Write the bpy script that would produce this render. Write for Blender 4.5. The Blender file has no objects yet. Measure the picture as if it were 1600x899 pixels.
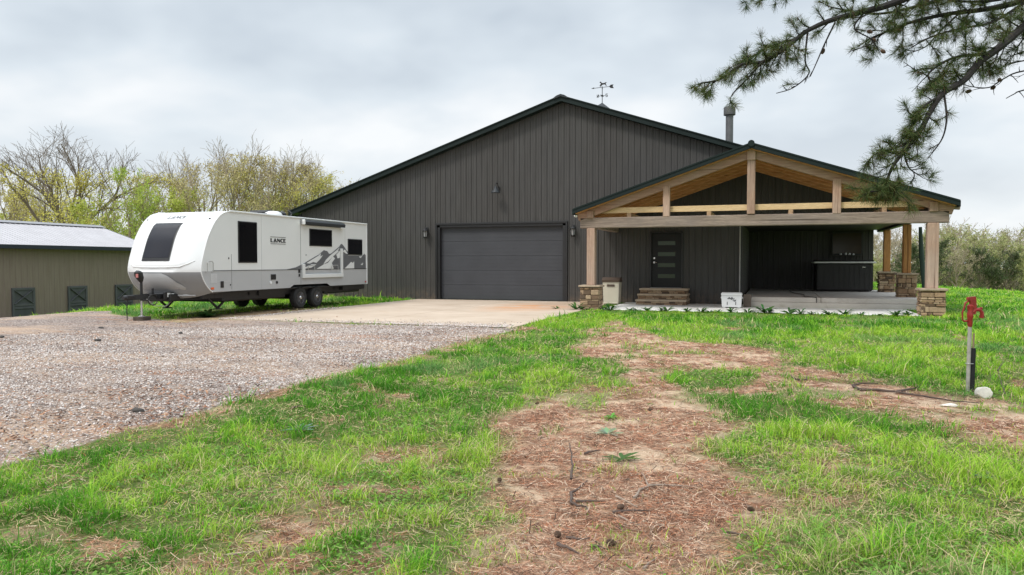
import bpy, bmesh, math, random
import numpy as np
from mathutils import Vector, Matrix
random.seed(7); rng=np.random.default_rng(11)
S=bpy.context.scene; COL=S.collection
R=math.radians

# ------------------------------------------------------------------ camera
cam=bpy.data.cameras.new('camera'); co=bpy.data.objects.new('camera',cam); COL.objects.link(co)
co.location=(0,0,1.49); co.rotation_euler=(R(90-1.84),0,R(19.1))
cam.sensor_width=36; cam.lens=1181/1600*36; cam.clip_start=.05; cam.clip_end=3000
S.camera=co
# ------------------------------------------------------------------ overcast sky
SUN_EL,SUN_AZ=52,-150   # azimuth measured from +Y (clockwise): behind and left of the camera
w=bpy.data.worlds.new('World'); S.world=w; w.use_nodes=True
nt=w.node_tree; N=nt.nodes; L=nt.links; N.clear()
def wn(t,**k):
    n=N.new(t)
    for a,b in k.items(): setattr(n,a,b)
    return n
out=wn('ShaderNodeOutputWorld'); bg=wn('ShaderNodeBackground'); L.new(bg.outputs[0],out.inputs[0])
sky=wn('ShaderNodeTexSky'); sky.sky_type='NISHITA'; sky.sun_disc=False
sky.sun_elevation=R(SUN_EL); sky.sun_rotation=R(SUN_AZ); sky.air_density=1; sky.dust_density=3
tc=wn('ShaderNodeTexCoord'); sx=wn('ShaderNodeSeparateXYZ'); L.new(tc.outputs['Generated'],sx.inputs[0])
def wm(op,a,b=None,c=None,clamp=False):
    n=wn('ShaderNodeMath',operation=op,use_clamp=clamp)
    for i,x in enumerate((a,b,c)):
        if x is None: continue
        if isinstance(x,(int,float)): n.inputs[i].default_value=x
        else: L.new(x,n.inputs[i])
    return n.outputs[0]
zc=wm('MAXIMUM',sx.outputs[2],0.0)
den=wm('ADD',zc,.34)
cb=wn('ShaderNodeCombineXYZ'); L.new(wm('DIVIDE',sx.outputs[0],den),cb.inputs[0]); L.new(wm('DIVIDE',sx.outputs[1],den),cb.inputs[1])
n1=wn('ShaderNodeTexNoise'); n1.inputs['Scale'].default_value=1.9; n1.inputs['Detail'].default_value=4; n1.inputs['Roughness'].default_value=.48; n1.inputs['Distortion'].default_value=.1
mp=wn('ShaderNodeMapping'); mp.inputs['Location'].default_value=(3.1,7.7,0); mp.inputs['Scale'].default_value=(.95,1.05,1); mp.inputs['Rotation'].default_value=(0,0,R(-15))
L.new(cb.outputs[0],mp.inputs[0]); L.new(mp.outputs[0],n1.inputs['Vector'])
rp=wn('ShaderNodeValToRGB'); L.new(n1.outputs[0],rp.inputs[0])
e=rp.color_ramp.elements; e[0].position=.36; e[0].color=(.48,.54,.60,1); e[1].position=.66; e[1].color=(.78,.80,.815,1)
m_=rp.color_ramp.elements.new(.5); m_.color=(.60,.66,.71,1)
# brighter towards the horizon
hz=wm('POWER',wm('SUBTRACT',1.0,zc,clamp=True),9.0)
mx=wn('ShaderNodeMixRGB'); L.new(wm('MULTIPLY',hz,.75),mx.inputs[0]); L.new(rp.outputs[0],mx.inputs[1]); mx.inputs[2].default_value=(.86,.87,.87,1)
# Nishita sky seen faintly through the cloud layer (bright blue scaled down)
sk=wn('ShaderNodeMixRGB',blend_type='MULTIPLY'); sk.inputs[0].default_value=1; L.new(sky.outputs[0],sk.inputs[1]); sk.inputs[2].default_value=(.1,.1,.1,1)
mx2=wn('ShaderNodeMixRGB'); mx2.inputs[0].default_value=.9; L.new(sk.outputs[0],mx2.inputs[1]); L.new(mx.outputs[0],mx2.inputs[2])
sc=wn('ShaderNodeVectorMath',operation='SCALE'); L.new(mx2.outputs[0],sc.inputs[0])
mr=wn('ShaderNodeMapRange'); mr.interpolation_type='SMOOTHSTEP'; L.new(sx.outputs[2],mr.inputs[0])   # CIE overcast: bright zenith
for i_,v_ in enumerate((.40,.95,9.6,27)): mr.inputs[i_+1].default_value=v_
L.new(mr.outputs[0],sc.inputs['Scale'])
L.new(sc.outputs[0],bg.inputs[0]); bg.inputs[1].default_value=.1
sl=bpy.data.lights.new('sun','SUN'); sl.energy=1.5; sl.angle=R(10); sl.color=(1,.96,.89)
so=bpy.data.objects.new('sun',sl); COL.objects.link(so); so.rotation_euler=(R(90-SUN_EL),0,R(180-SUN_AZ))
so.location=(0,0,30)
S.view_settings.view_transform='Standard'; S.view_settings.look='None'; S.view_settings.exposure=0.42; S.view_settings.gamma=1
S.render.engine='CYCLES'

# ------------------------------------------------------------------ helpers
CY,SY=math.cos(R(19.1)),math.sin(R(19.1)); CP,SP=math.cos(R(1.84)),math.sin(R(1.84)); H=1.49
def ray(px,py):
    x=(px-800)/1181; y=-(py-449.5)/1181
    f=CP+y*SP
    return Vector((x*CY-f*SY, x*SY+f*CY, -SP+y*CP))
def og(px,py,z=0):
    r=ray(px,py); t=(z-H)/r.z; return (r.x*t,r.y*t)
def dist(px,py,Z):
    r=ray(px,py); return Vector((r.x*Z,r.y*Z,H+r.z*Z))

PT=rng.random((256,256))
def vnoise(x,y):
    x=np.asarray(x,float); y=np.asarray(y,float)
    xi=np.floor(x).astype(int); yi=np.floor(y).astype(int); fx=x-xi; fy=y-yi
    fx=fx*fx*(3-2*fx); fy=fy*fy*(3-2*fy)
    a=PT[xi&255,yi&255]; b=PT[(xi+1)&255,yi&255]; c=PT[xi&255,(yi+1)&255]; d=PT[(xi+1)&255,(yi+1)&255]
    return (a*(1-fx)+b*fx)*(1-fy)+(c*(1-fx)+d*fx)*fy
def fbm(x,y,o=4,seed=0):
    s=0; a=.5; t=0; x=np.asarray(x,float)+seed*17.3; y=np.asarray(y,float)+seed*9.1
    for i in range(o):
        s=s+a*vnoise(x*2**i+i*31.7,y*2**i+i*13.1); t+=a; a*=.5
    return s/t
def sm(a,b,x): 
    t=np.clip((x-a)/(b-a),0,1); return t*t*(3-2*t)

def tag(o,label=None,cat=None,group=None,kind=None):
    if label: o['label']=label
    if cat: o['category']=cat
    if group: o['group']=group
    if kind: o['kind']=kind
    return o
def empty(name,loc=(0,0,0),rz=0,label=None,cat=None,group=None,rx=0):
    o=bpy.data.objects.new(name,None); COL.objects.link(o); o.location=loc; o.rotation_euler=(rx,0,rz); o.empty_display_size=.3
    return tag(o,label,cat,group)
def copy_tree(o,parent=None):
    c=o.copy(); COL.objects.link(c); c.parent=parent
    for ch in list(o.children): copy_tree(ch,c)
    return c

class MB:
    def __init__(s): s.v=[];s.f=[];s.t=[];s.m=[];s.mi=0
    def add(s,vs,fs,tint=.5):
        o=len(s.v); s.v+= [tuple(v) for v in vs]; s.f+=[tuple(i+o for i in f) for f in fs]
        s.t+=[tint]*len(vs); s.m+=[s.mi]*len(fs)
    def box(s,c,d,bev=0,M=None,tint=.5):
        hx,hy,hz=d[0]/2,d[1]/2,d[2]/2
        if bev<=0:
            vs=[(x,y,z) for x in(-hx,hx) for y in(-hy,hy) for z in(-hz,hz)]
            fs=[(0,1,3,2),(4,6,7,5),(0,4,5,1),(2,3,7,6),(0,2,6,4),(1,5,7,3)]
        else:
            b=min(bev,hx*.9,hy*.9,hz*.9); vs=[];idx={}
            for X in(-1,1):
                for Y in(-1,1):
                    for Z in(-1,1):
                        idx[X,Y,Z]=len(vs)
                        vs+=[(X*hx,Y*(hy-b),Z*(hz-b)),(X*(hx-b),Y*hy,Z*(hz-b)),(X*(hx-b),Y*(hy-b),Z*hz)]
            fs=[]
            def g(X,Y,Z,k): return idx[X,Y,Z]+k
            for sg in(-1,1):
                q=[(sg,-1,-1),(sg,1,-1),(sg,1,1),(sg,-1,1)]; f=[g(*c_,0) for c_ in q]; fs.append(f if sg>0 else f[::-1])
                q=[(-1,sg,-1),(-1,sg,1),(1,sg,1),(1,sg,-1)]; f=[g(*c_,1) for c_ in q]; fs.append(f if sg>0 else f[::-1])
                q=[(-1,-1,sg),(1,-1,sg),(1,1,sg),(-1,1,sg)]; f=[g(*c_,2) for c_ in q]; fs.append(f if sg>0 else f[::-1])
            def orient(f):
                P=[Vector(vs[i]) for i in f]; n=(P[1]-P[0]).cross(P[2]-P[0]); c_=sum(P,Vector())/len(P)
                return f if n.dot(c_)>0 else f[::-1]
            for a in(-1,1):
                for b_ in(-1,1):
                    fs.append(orient([g(a,b_,-1,0),g(a,b_,1,0),g(a,b_,1,1),g(a,b_,-1,1)]))
                    fs.append(orient([g(a,-1,b_,0),g(a,1,b_,0),g(a,1,b_,2),g(a,-1,b_,2)]))
                    fs.append(orient([g(-1,a,b_,1),g(1,a,b_,1),g(1,a,b_,2),g(-1,a,b_,2)]))
            for X in(-1,1):
                for Y in(-1,1):
                    for Z in(-1,1): fs.append(orient([g(X,Y,Z,0),g(X,Y,Z,1),g(X,Y,Z,2)]))
        c=Vector(c)
        if M is not None: vs=[M@Vector(v)+c for v in vs]
        else: vs=[Vector(v)+c for v in vs]
        s.add(vs,fs,tint)
    def beam(s,a,b,w,h,bev=0,tint=.5,up=(0,0,1)):
        """box from a to b, width w (sideways), height h (along up)"""
        a=Vector(a);b=Vector(b);d=b-a;Lh=d.length;d.normalize();u=Vector(up);sd=d.cross(u).normalized();u2=sd.cross(d)
        M=Matrix((d,sd,u2)).transposed(); s.box((a+b)/2,(Lh,w,h),bev,M,tint)
    def prism(s,poly,axis,a,b,tint=.5):
        """extrude 2D polygon; axis 'x': poly=(y,z); 'y': poly=(x,z); 'z': poly=(x,y)"""
        n=len(poly)
        def P(p,t): return (t,p[0],p[1]) if axis=='x' else ((p[0],t,p[1]) if axis=='y' else (p[0],p[1],t))
        vs=[P(p,a) for p in poly]+[P(p,b) for p in poly]
        fs=[tuple(range(n))[::-1],tuple(range(n,2*n))]+[(i,(i+1)%n,n+(i+1)%n,n+i) for i in range(n)]
        s.add(vs,fs,tint)
    def tube(s,pts,rad,n=8,tint=.5,cap=True):
        pts=[Vector(p) for p in pts]
        if isinstance(rad,(int,float)): rad=[rad]*len(pts)
        vs=[];prev=None
        for i,p in enumerate(pts):
            d=(pts[min(i+1,len(pts)-1)]-pts[max(i-1,0)]).normalized()
            if prev is None:
                u=d.cross(Vector((0,0,1)) if abs(d.z)<.9 else Vector((1,0,0))).normalized()
            else: u=(prev-d*prev.dot(d)).normalized()
            prev=u; w_=d.cross(u)
            for k in range(n):
                a=2*math.pi*k/n; vs.append(p+(u*math.cos(a)+w_*math.sin(a))*rad[i])
        fs=[(i*n+k,i*n+(k+1)%n,(i+1)*n+(k+1)%n,(i+1)*n+k) for i in range(len(pts)-1) for k in range(n)]
        if cap: fs+=[tuple(range(n))[::-1],tuple(range((len(pts)-1)*n,len(pts)*n))]
        s.add(vs,fs,tint)
    def lathe(s,prof,c,axis='z',n=16,tint=.5):
        """prof: (r,h) list"""
        vs=[];c=Vector(c)
        for r,h in prof:
            for k in range(n):
                a=2*math.pi*k/n; x,y=r*math.cos(a),r*math.sin(a)
                vs.append(c+Vector((x,y,h) if axis=='z' else ((h,x,y) if axis=='x' else (x,h,y))))
        m=len(prof)
        fs=[(i*n+k,i*n+(k+1)%n,(i+1)*n+(k+1)%n,(i+1)*n+k) for i in range(m-1) for k in range(n)]
        fs+=[tuple(range(n))[::-1],tuple(range((m-1)*n,m*n))]
        s.add(vs,fs,tint)
    def build(s,name,mats,parent=None,smooth=False,recalc=True):
        me=bpy.data.meshes.new(name); me.from_pydata(s.v,[],s.f)
        if not isinstance(mats,(list,tuple)): mats=[mats]
        for m in mats: me.materials.append(m)
        if len(mats)>1: me.polygons.foreach_set('material_index',s.m)
        at=me.attributes.new('tint','FLOAT','POINT'); at.data.foreach_set('value',s.t)
        if recalc:
            import bmesh
            bm=bmesh.new(); bm.from_mesh(me); bmesh.ops.recalc_face_normals(bm,faces=bm.faces); bm.to_mesh(me); bm.free()
        if smooth:
            me.polygons.foreach_set('use_smooth',[True]*len(me.polygons))
            try: me.set_sharp_from_angle(angle=R(38))
            except Exception: pass
        me.update()
        o=bpy.data.objects.new(name,me); COL.objects.link(o); o.parent=parent
        return o

def np_mesh(name,V,F,mat,attrs=None,parent=None,tri=False):
    """V (n,3), F (m,k) constant k; attrs name->(n,) or (n,3)"""
    me=bpy.data.meshes.new(name); n=len(V); m,k=F.shape
    me.vertices.add(n); me.vertices.foreach_set('co',V.astype(np.float32).ravel())
    me.loops.add(m*k); me.loops.foreach_set('vertex_index',F.astype(np.int32).ravel())
    me.polygons.add(m); me.polygons.foreach_set('loop_start',np.arange(0,m*k,k,dtype=np.int32))
    try: me.polygons.foreach_set('loop_total',np.full(m,k,dtype=np.int32))
    except Exception: pass
    me.update(calc_edges=True)
    for a,d in (attrs or {}).items():
        if d.ndim==1:
            at=me.attributes.new(a,'FLOAT','POINT'); at.data.foreach_set('value',d.astype(np.float32))
        else:
            at=me.attributes.new(a,'FLOAT_COLOR','POINT'); dd=np.ones((n,4),np.float32); dd[:,:3]=d; at.data.foreach_set('color',dd.ravel())
    me.materials.append(mat); me.validate()
    o=bpy.data.objects.new(name,me); COL.objects.link(o); o.parent=parent
    return o

# ------------------------------------------------------------------ materials
class NT:
    def __init__(s,name):
        s.m=bpy.data.materials.new(name); s.m.use_nodes=True; s.t=s.m.node_tree; s.n=s.t.nodes; s.l=s.t.links
        s.b=s.n['Principled BSDF']
    def node(s,t,**k):
        n=s.n.new(t)
        for a,b in k.items(): setattr(n,a,b)
        return n
    def set(s,sock,v):
        if hasattr(v,'links') or isinstance(v,bpy.types.NodeSocket): s.l.new(v,sock)
        else:
            if isinstance(v,(tuple,list)) and len(v)==3 and sock.type=='RGBA': v=(*v,1)
            sock.default_value=v
    def math(s,op,a,b=0,clamp=False):
        n=s.node('ShaderNodeMath',operation=op,use_clamp=clamp); s.set(n.inputs[0],a); s.set(n.inputs[1],b); return n.outputs[0]
    def mix(s,f,a,b,bt='MIX'):
        n=s.node('ShaderNodeMixRGB',blend_type=bt); s.set(n.inputs[0],f); s.set(n.inputs[1],a); s.set(n.inputs[2],b); return n.outputs[0]
    def noise(s,scale,detail=4,rough=.55,vec=None,dist=0):
        n=s.node('ShaderNodeTexNoise'); n.inputs['Scale'].default_value=scale; n.inputs['Detail'].default_value=detail; n.inputs['Roughness'].default_value=rough; n.inputs['Distortion'].default_value=dist
        if vec is not None: s.l.new(vec,n.inputs['Vector'])
        return n.outputs[0]
    def ramp(s,f,stops):
        n=s.node('ShaderNodeValToRGB'); s.l.new(f,n.inputs[0]); e=n.color_ramp.elements
        while len(e)<len(stops): e.new(.5)
        for el,(p,c) in zip(e,stops): el.position=p; el.color=(*c,1) if len(c)==3 else c
        return n.outputs[0]
    def rf(s,f,a,b,lo=0,hi=1):
        n=s.node('ShaderNodeMapRange'); s.l.new(f,n.inputs[0])
        for i,x in enumerate((a,b,lo,hi)): n.inputs[i+1].default_value=x
        n.clamp=True; return n.outputs[0]
    def attr(s,name,out='Fac'): 
        n=s.node('ShaderNodeAttribute'); n.attribute_name=name; return n.outputs[out]
    def pos(s,scale=(1,1,1),kind='Object'):
        t=s.node('ShaderNodeTexCoord'); m=s.node('ShaderNodeMapping'); m.inputs['Scale'].default_value=scale
        s.l.new(t.outputs[kind],m.inputs[0]); return m.outputs[0]
    def bump(s,h,strength=.3,dist=.01):
        n=s.node('ShaderNodeBump'); n.inputs['Strength'].default_value=strength; n.inputs['Distance'].default_value=dist; s.l.new(h,n.inputs['Height']); s.l.new(n.outputs[0],s.b.inputs['Normal'])
def simple(name,col,rough=.6,metal=0,var=.15,scale=3,bump=0,bscale=40,tint=0,spec=None,coat=0,stretch=(1,1,1)):
    t=NT(name); vec=t.pos(stretch)
    f=t.noise(scale,5,.6,vec)
    k=t.rf(f,.25,.75,1-var,1+var)
    if tint: k=t.math('MULTIPLY',k,t.rf(t.attr('tint'),0,1,1-tint,1+tint))
    n=t.node('ShaderNodeVectorMath',operation='SCALE'); n.inputs[0].default_value=col; t.l.new(k,n.inputs['Scale'])
    t.l.new(n.outputs[0],t.b.inputs['Base Color'])
    t.b.inputs['Roughness'].default_value=rough; t.b.inputs['Metallic'].default_value=metal
    if spec is not None: t.b.inputs['Specular IOR Level'].default_value=spec
    if coat: t.b.inputs['Coat Weight'].default_value=coat
    t.set(t.b.inputs['Roughness'],t.rf(t.noise(scale*2,4,.6,vec),.3,.7,max(.02,rough-.07),min(1,rough+.07)))
    if bump: t.bump(t.noise(bscale,4,.6,vec),bump,.01)
    return t.m
def wood(name,c1,c2,grey=(.3,.27,.25),greyf=.3,axis='x',rough=.8):
    t=NT(name); st={'x':(.6,9,9),'z':(9,9,.6),'y':(9,.6,9)}[axis]; v=t.pos(st)
    g=t.noise(1.6,7,.65,v,.6); fine=t.noise(9,5,.7,v)
    c=t.mix(t.rf(g,.36,.62),c1,c2); c=t.mix(t.rf(fine,.35,.6,.0,.5),c,tuple(x*.45 for x in c1))
    big=t.noise(.9,4,.6,t.pos((.5,.5,.5))); c=t.mix(t.rf(big,.35,.65,greyf*.3,min(1,greyf*1.5)),c,grey)
    vo=t.node('ShaderNodeTexVoronoi'); vo.inputs['Scale'].default_value=1.3; t.l.new(t.pos({'x':(.7,3,3),'z':(3,3,.7),'y':(3,.7,3)}[axis]),vo.inputs['Vector'])
    c=t.mix(t.rf(vo.outputs['Distance'],.05,.11,.75,0),c,tuple(x*.28 for x in c1))
    # drying cracks that run with the grain
    ck=t.noise(1.1,3,.5,t.pos({'x':(.25,14,14),'z':(14,14,.25),'y':(14,.25,14)}[axis]),.3)
    c=t.mix(t.rf(ck,.30,.36,.7,0),c,tuple(x*.2 for x in c1))
    k=t.rf(t.attr('tint'),0,1,.72,1.28); n=t.node('ShaderNodeVectorMath',operation='SCALE'); t.l.new(c,n.inputs[0]); t.l.new(k,n.inputs['Scale'])
    t.l.new(n.outputs[0],t.b.inputs['Base Color']); t.b.inputs['Roughness'].default_value=rough; t.b.inputs['Specular IOR Level'].default_value=.25
    t.bump(t.math('ADD',g,fine),.5,.006); return t.m
def glass_dark(name,col=(.006,.006,.007),rough=.06,spec=.25):
    t=NT(name); t.b.inputs['Base Color'].default_value=(*col,1); t.b.inputs['Roughness'].default_value=rough; t.b.inputs['Specular IOR Level'].default_value=spec
    t.bump(t.noise(1.5,2,.5,t.pos()),.03,.02); return t.m

M={}
# metal siding: bronze paint, faint dirt low down, slight oil-canning
t=NT('bronze siding'); v=t.pos(); 
st=t.noise(2.2,6,.65,t.pos((3,3,.25))); c=t.mix(t.rf(st,.3,.7),(.044,.042,.040),(.070,.068,.065))
zz=t.node('ShaderNodeSeparateXYZ'); t.l.new(t.pos(),zz.inputs[0])
dirt=t.math('MULTIPLY',t.rf(zz.outputs[2],.0,.55,1,0),t.rf(t.noise(5,5,.7,v),.4,.65))
c=t.mix(t.rf(t.noise(.8,2,.5,t.pos((1.1,1.1,.05))),.35,.65,0,.35),c,(.045,.040,.035)); c=t.mix(t.math('MULTIPLY',dirt,.6),c,(.17,.12,.08)); t.l.new(c,t.b.inputs['Base Color'])
t.b.inputs['Roughness'].default_value=.5; t.b.inputs['Specular IOR Level'].default_value=.35; t.bump(t.noise(1.1,2,.5,t.pos((1.5,1.5,.6))),.25,.05); M['siding']=t.m
t=NT('olive stable siding'); c=t.mix(t.rf(t.noise(2,6,.65,t.pos((3,3,.3))),.3,.7),(.165,.125,.100),(.205,.163,.133)); t.l.new(c,t.b.inputs['Base Color']); t.b.inputs['Roughness'].default_value=.55; M['olive']=t.m
M['door_grey']=simple('charcoal door paint',(.050,.052,.059),.55,0,.12,1.2,.15,60,spec=.35)
M['black']=simple('black painted steel',(.012,.012,.013),.45,0,.2,5)
M['trim']=simple('dark green trim',(.010,.018,.017),.55,0,.15,2,spec=.2)
M['roofdark']=simple('charcoal roof trim',(.030,.034,.038),.55,0,.15,2,spec=.3)
M['silver_roof']=simple('galvalume roof',(.40,.39,.405),.6,.2,.10,1.5,spec=.3)
M['concrete']=None
def concrete(name,c1,c2,stain=(.55,.25,.10),stainf=0,dirt=(.25,.2,.15)):
    t=NT(name); v=t.pos()
    c=t.mix(t.rf(t.noise(.7,8,.65,v),.3,.7),c1,c2); c=t.mix(t.rf(t.noise(60,3,.7,v),.45,.75,0,.25),c,tuple(x*.55 for x in c1))
    c=t.mix(t.rf(t.noise(1.6,6,.7,v,.8),.55,.7,0,.4),c,dirt)
    if stainf:
        mpn=t.node('ShaderNodeMapping'); tcn=t.node('ShaderNodeTexCoord'); t.l.new(tcn.outputs['Object'],mpn.inputs[0]); mpn.inputs['Location'].default_value=(4.0,-10.2,0); mpn.inputs['Scale'].default_value=(.75,.42,0); mpn.inputs['Rotation'].default_value=(0,0,R(18)); mpn.vector_type='POINT'
        mpn.inputs['Location'].default_value=(0,0,0); vs_=t.node('ShaderNodeVectorMath',operation='SUBTRACT'); t.l.new(tcn.outputs['Object'],vs_.inputs[0]); vs_.inputs[1].default_value=(-7.9,24.6,0); t.l.new(vs_.outputs[0],mpn.inputs[0])
        ln_=t.node('ShaderNodeVectorMath',operation='LENGTH'); t.l.new(mpn.outputs[0],ln_.inputs[0]); s_=t.rf(ln_.outputs['Value'],.2,1.4,1,0); c=t.mix(t.math('MULTIPLY',s_,t.rf(t.noise(1.2,5,.7,t.pos((.6,1.4,1)),.7),.35,.6)),c,stain)
    t.l.new(c,t.b.inputs['Base Color']); t.b.inputs['Roughness'].default_value=.85; t.bump(t.noise(45,4,.7,v),.25,.004); return t.m
M['apron']=concrete('apron concrete',(.40,.31,.23),(.53,.43,.335),stainf=1,dirt=(.42,.29,.19))
M['patio']=concrete('patio concrete',(.70,.69,.66),(.80,.79,.76))
M['raised']=concrete('raised slab concrete',(.50,.46,.41),(.62,.58,.53))
M['woodw']=wood('weathered beam',(.21,.15,.11),(.43,.33,.26),(.24,.215,.205),.3,'x')
M['woodz']=wood('cedar post',(.38,.21,.135),(.57,.37,.26),(.40,.35,.31),.35,'z')
M['woodgold']=wood('golden post',(.46,.21,.07),(.58,.29,.10),(.38,.25,.15),.1,'z')
M['woodr']=wood('rafter',(.31,.16,.10),(.52,.32,.22),(.38,.33,.29),.3,'x')
M['woodnew']=wood('new pine board',(.72,.50,.26),(.80,.60,.36),(.7,.5,.3),.1,'x')
M['soffit']=wood('soffit boards',(.50,.23,.085),(.70,.39,.17),(.3,.2,.12),.1,'x')
t=NT('field stone'); v=t.pos(); c=t.ramp(t.attr('tint'),[(0,(.085,.06,.042)),(.25,(.24,.145,.08)),(.5,(.40,.26,.15)),(.8,(.50,.37,.24)),(1,(.33,.22,.13))])
c=t.mix(t.rf(t.noise(14,6,.7,v),.35,.68,0,.5),c,(.12,.085,.06)); t.l.new(c,t.b.inputs['Base Color']); t.b.inputs['Roughness'].default_value=.9; t.bump(t.noise(22,6,.7,v),.7,.015); M['stone']=t.m
M['cap']=simple('stone cap',(.36,.28,.20),.9,0,.25,8,.6,30)
M['mortar']=simple('mortar',(.12,.10,.08),.95)
M['white']=simple('trailer white',(.72,.73,.73),.5,0,.02,1,spec=.3)
M['whiteside']=simple('trailer side white',(.66,.67,.66),.38,0,.025,1)
M['grey']=simple('trailer grey band',(.40,.405,.41),.45,0,.04,1)
M['greylight']=simple('trailer nose grey',(.27,.275,.285),.5,0,.04,1,spec=.3)
M['pod']=simple('trailer pod grey',(.42,.43,.44),.5,0,.04,1,spec=.3)
M['decal']=simple('graphite decal',(.12,.124,.13),.4,0,.1,2)
M['decal2']=simple('mid grey decal',(.22,.225,.23),.4,0,.05,2)
M['glass']=glass_dark('dark window glass'); M['glassf']=glass_dark('tinted front glass',(.018,.018,.024),.1,.35)
M['tyre']=simple('tyre rubber',(.02,.02,.02),.85,0,.3,20,.3,60)
M['rim']=simple('machined alloy',(.10,.10,.105),.35,.7,.1,4)
M['chrome']=simple('bright metal',(.6,.6,.6),.25,.9,.05,4)
M['alu']=simple('galvanised steel',(.42,.42,.41),.5,.6,.2,12)
M['red']=simple('red cast iron',(.27,.022,.016),.5,0,.35,25,.4,60)
M['orange']=simple('marker lens',(.7,.12,.03),.3)
M['redlens']=simple('red lens',(.35,.02,.02),.3)
M['cream']=simple('cream plastic',(.58,.54,.44),.5,0,.05,2)
M['brownp']=simple('brown plastic lid',(.075,.05,.035),.5)
M['cooler']=simple('white cooler plastic',(.80,.80,.80),.45,0,.03,3)
M['block']=simple('old timber block',(.075,.058,.045),.9,0,.4,9,.6,30)
M['rock']=simple('pale rock',(.66,.63,.56),.9,0,.25,9,.9,14)
M['bark']=simple('pine bark',(.085,.055,.04),.95,0,.45,9,1,16,stretch=(1,1,.4))
M['limbbark']=simple('pine limb bark',(.016,.013,.012),.95,0,.4,18,.8,30)
M['bark2']=simple('grey tree bark',(.16,.13,.10),.95,0,.25,3,tint=.25)
M['bark3']=simple('brown twig bark',(.27,.22,.16),.95,0,.25,2,tint=.25)
M['hot']=simple('hot tub shell',(.022,.021,.020),.6,0,.2,2,.2,20)
M['lampglass']=glass_dark('lantern glass',(.25,.25,.25),.15)
def leafmat(name,trans=.35,rough=.6,spec=.12):
    t=NT(name); c=t.attr('col','Color'); t.l.new(c,t.b.inputs['Base Color']); t.b.inputs['Roughness'].default_value=rough; t.b.inputs['Specular IOR Level'].default_value=spec
    tr=t.node('ShaderNodeBsdfTranslucent'); t.l.new(c,tr.inputs[0]); ms=t.node('ShaderNodeMixShader'); ms.inputs[0].default_value=trans
    t.l.new(t.b.outputs[0],ms.inputs[1]); t.l.new(tr.outputs[0],ms.inputs[2]); t.l.new(ms.outputs[0],t.n['Material Output'].inputs[0]); return t.m
M['leaf']=leafmat('leaves',.4); M['grass']=leafmat('grass blades',.35,.55,.10); M['litter']=leafmat('dry litter',.08,.8)
M['needle']=leafmat('pine needles',.15,.5)
M['stonecol']=leafmat('gravel stones',0,.9)

# ------------------------------------------------------------------ terrain and ground cover maps
def T(x,y):
    x=np.asarray(x,float); y=np.asarray(y,float)
    n=(fbm(x*.35,y*.35,3,1)-.5)*.10+(fbm(x*1.7,y*1.7,3,2)-.5)*.035
    slab=sm(0,2.5,np.maximum(np.maximum(-14.6-x,x-4.7),np.maximum(15.5-y,y-60)))
    z=-.016+n*(.12+.88*slab)
    dw=np.maximum(0,-19.5-x); z=z-1.9*(1-np.exp(-(dw**1.45)*.012*(3.2/1.9)))
    de=np.maximum(0,x-6.6-.05*np.maximum(0,40-y)*0); z=z-3.2*(1-np.exp(-(de**1.3)*.028/3.2*1.2))
    far=np.maximum(0,y-62); z=z-np.minimum(2.5,far*.03)
    return z
def polyd(x,y,poly):
    """signed distance (negative inside)"""
    P=np.array(poly); d=np.full(x.shape,1e9); ins=np.zeros(x.shape,bool)
    for i in range(len(P)):
        a=P[i]; b=P[(i+1)%len(P)]; e_=b-a; L2=(e_**2).sum()
        t_=np.clip(((x-a[0])*e_[0]+(y-a[1])*e_[1])/L2,0,1); dx=x-a[0]-t_*e_[0]; dy=y-a[1]-t_*e_[1]
        d=np.minimum(d,dx*dx+dy*dy)
        c_=((a[1]>y)!=(b[1]>y)); xx=(b[0]-a[0])*(y-a[1])/((b[1]-a[1]) if b[1]!=a[1] else 1e-9)+a[0]
        ins^=c_&(x<xx)
    d=np.sqrt(d); return np.where(ins,-d,d)
def pg(pts): return [og(*p) for p in pts]
DA=pg([(948,500),(905,528),(868,545),(905,556),(935,575),(925,600),(835,622),(780,652),(786,738),(775,805),(755,897),(740,960),(1150,960),(1185,868),(1215,800),(1195,745),(1150,690),(1100,645),(1062,612),(1085,606),(1180,614),(1280,624),(1400,652),(1520,684),(1640,720),(1700,660),(1600,622),(1470,612),(1340,586),(1215,566),(1250,556),(1195,545),(1110,534),(1035,530),(990,512)])
TUFT=pg([(1042,590),(1085,578),(1150,580),(1180,592),(1150,603),(1080,606)])
TUFT2=pg([(905,560),(960,560),(1000,575),(975,600),(935,600)])
TUFT3=pg([(880,612),(950,606),(965,625),(925,636),(880,632)])
SP1=pg([(345,905),(330,840),(400,800),(520,790),(640,800),(660,860),(640,905)])
SP2=pg([(520,700),(600,690),(720,690),(740,720),(640,735),(540,735)])
SP3=pg([(390,750),(470,740),(600,760),(610,790),(520,800),(420,775)])
SP4=pg([(1130,905),(1110,850),(1190,770),(1240,700),(1330,730),(1290,800),(1200,905)])
SP5=pg([(140,905),(170,870),(330,870),(340,905)])
def sandf(x,y): return sm(.54,.61,fbm(x*1.25,y*1.7+3,5,70)*.58+fbm(x*7,y*9,4,73)*.42)
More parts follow.
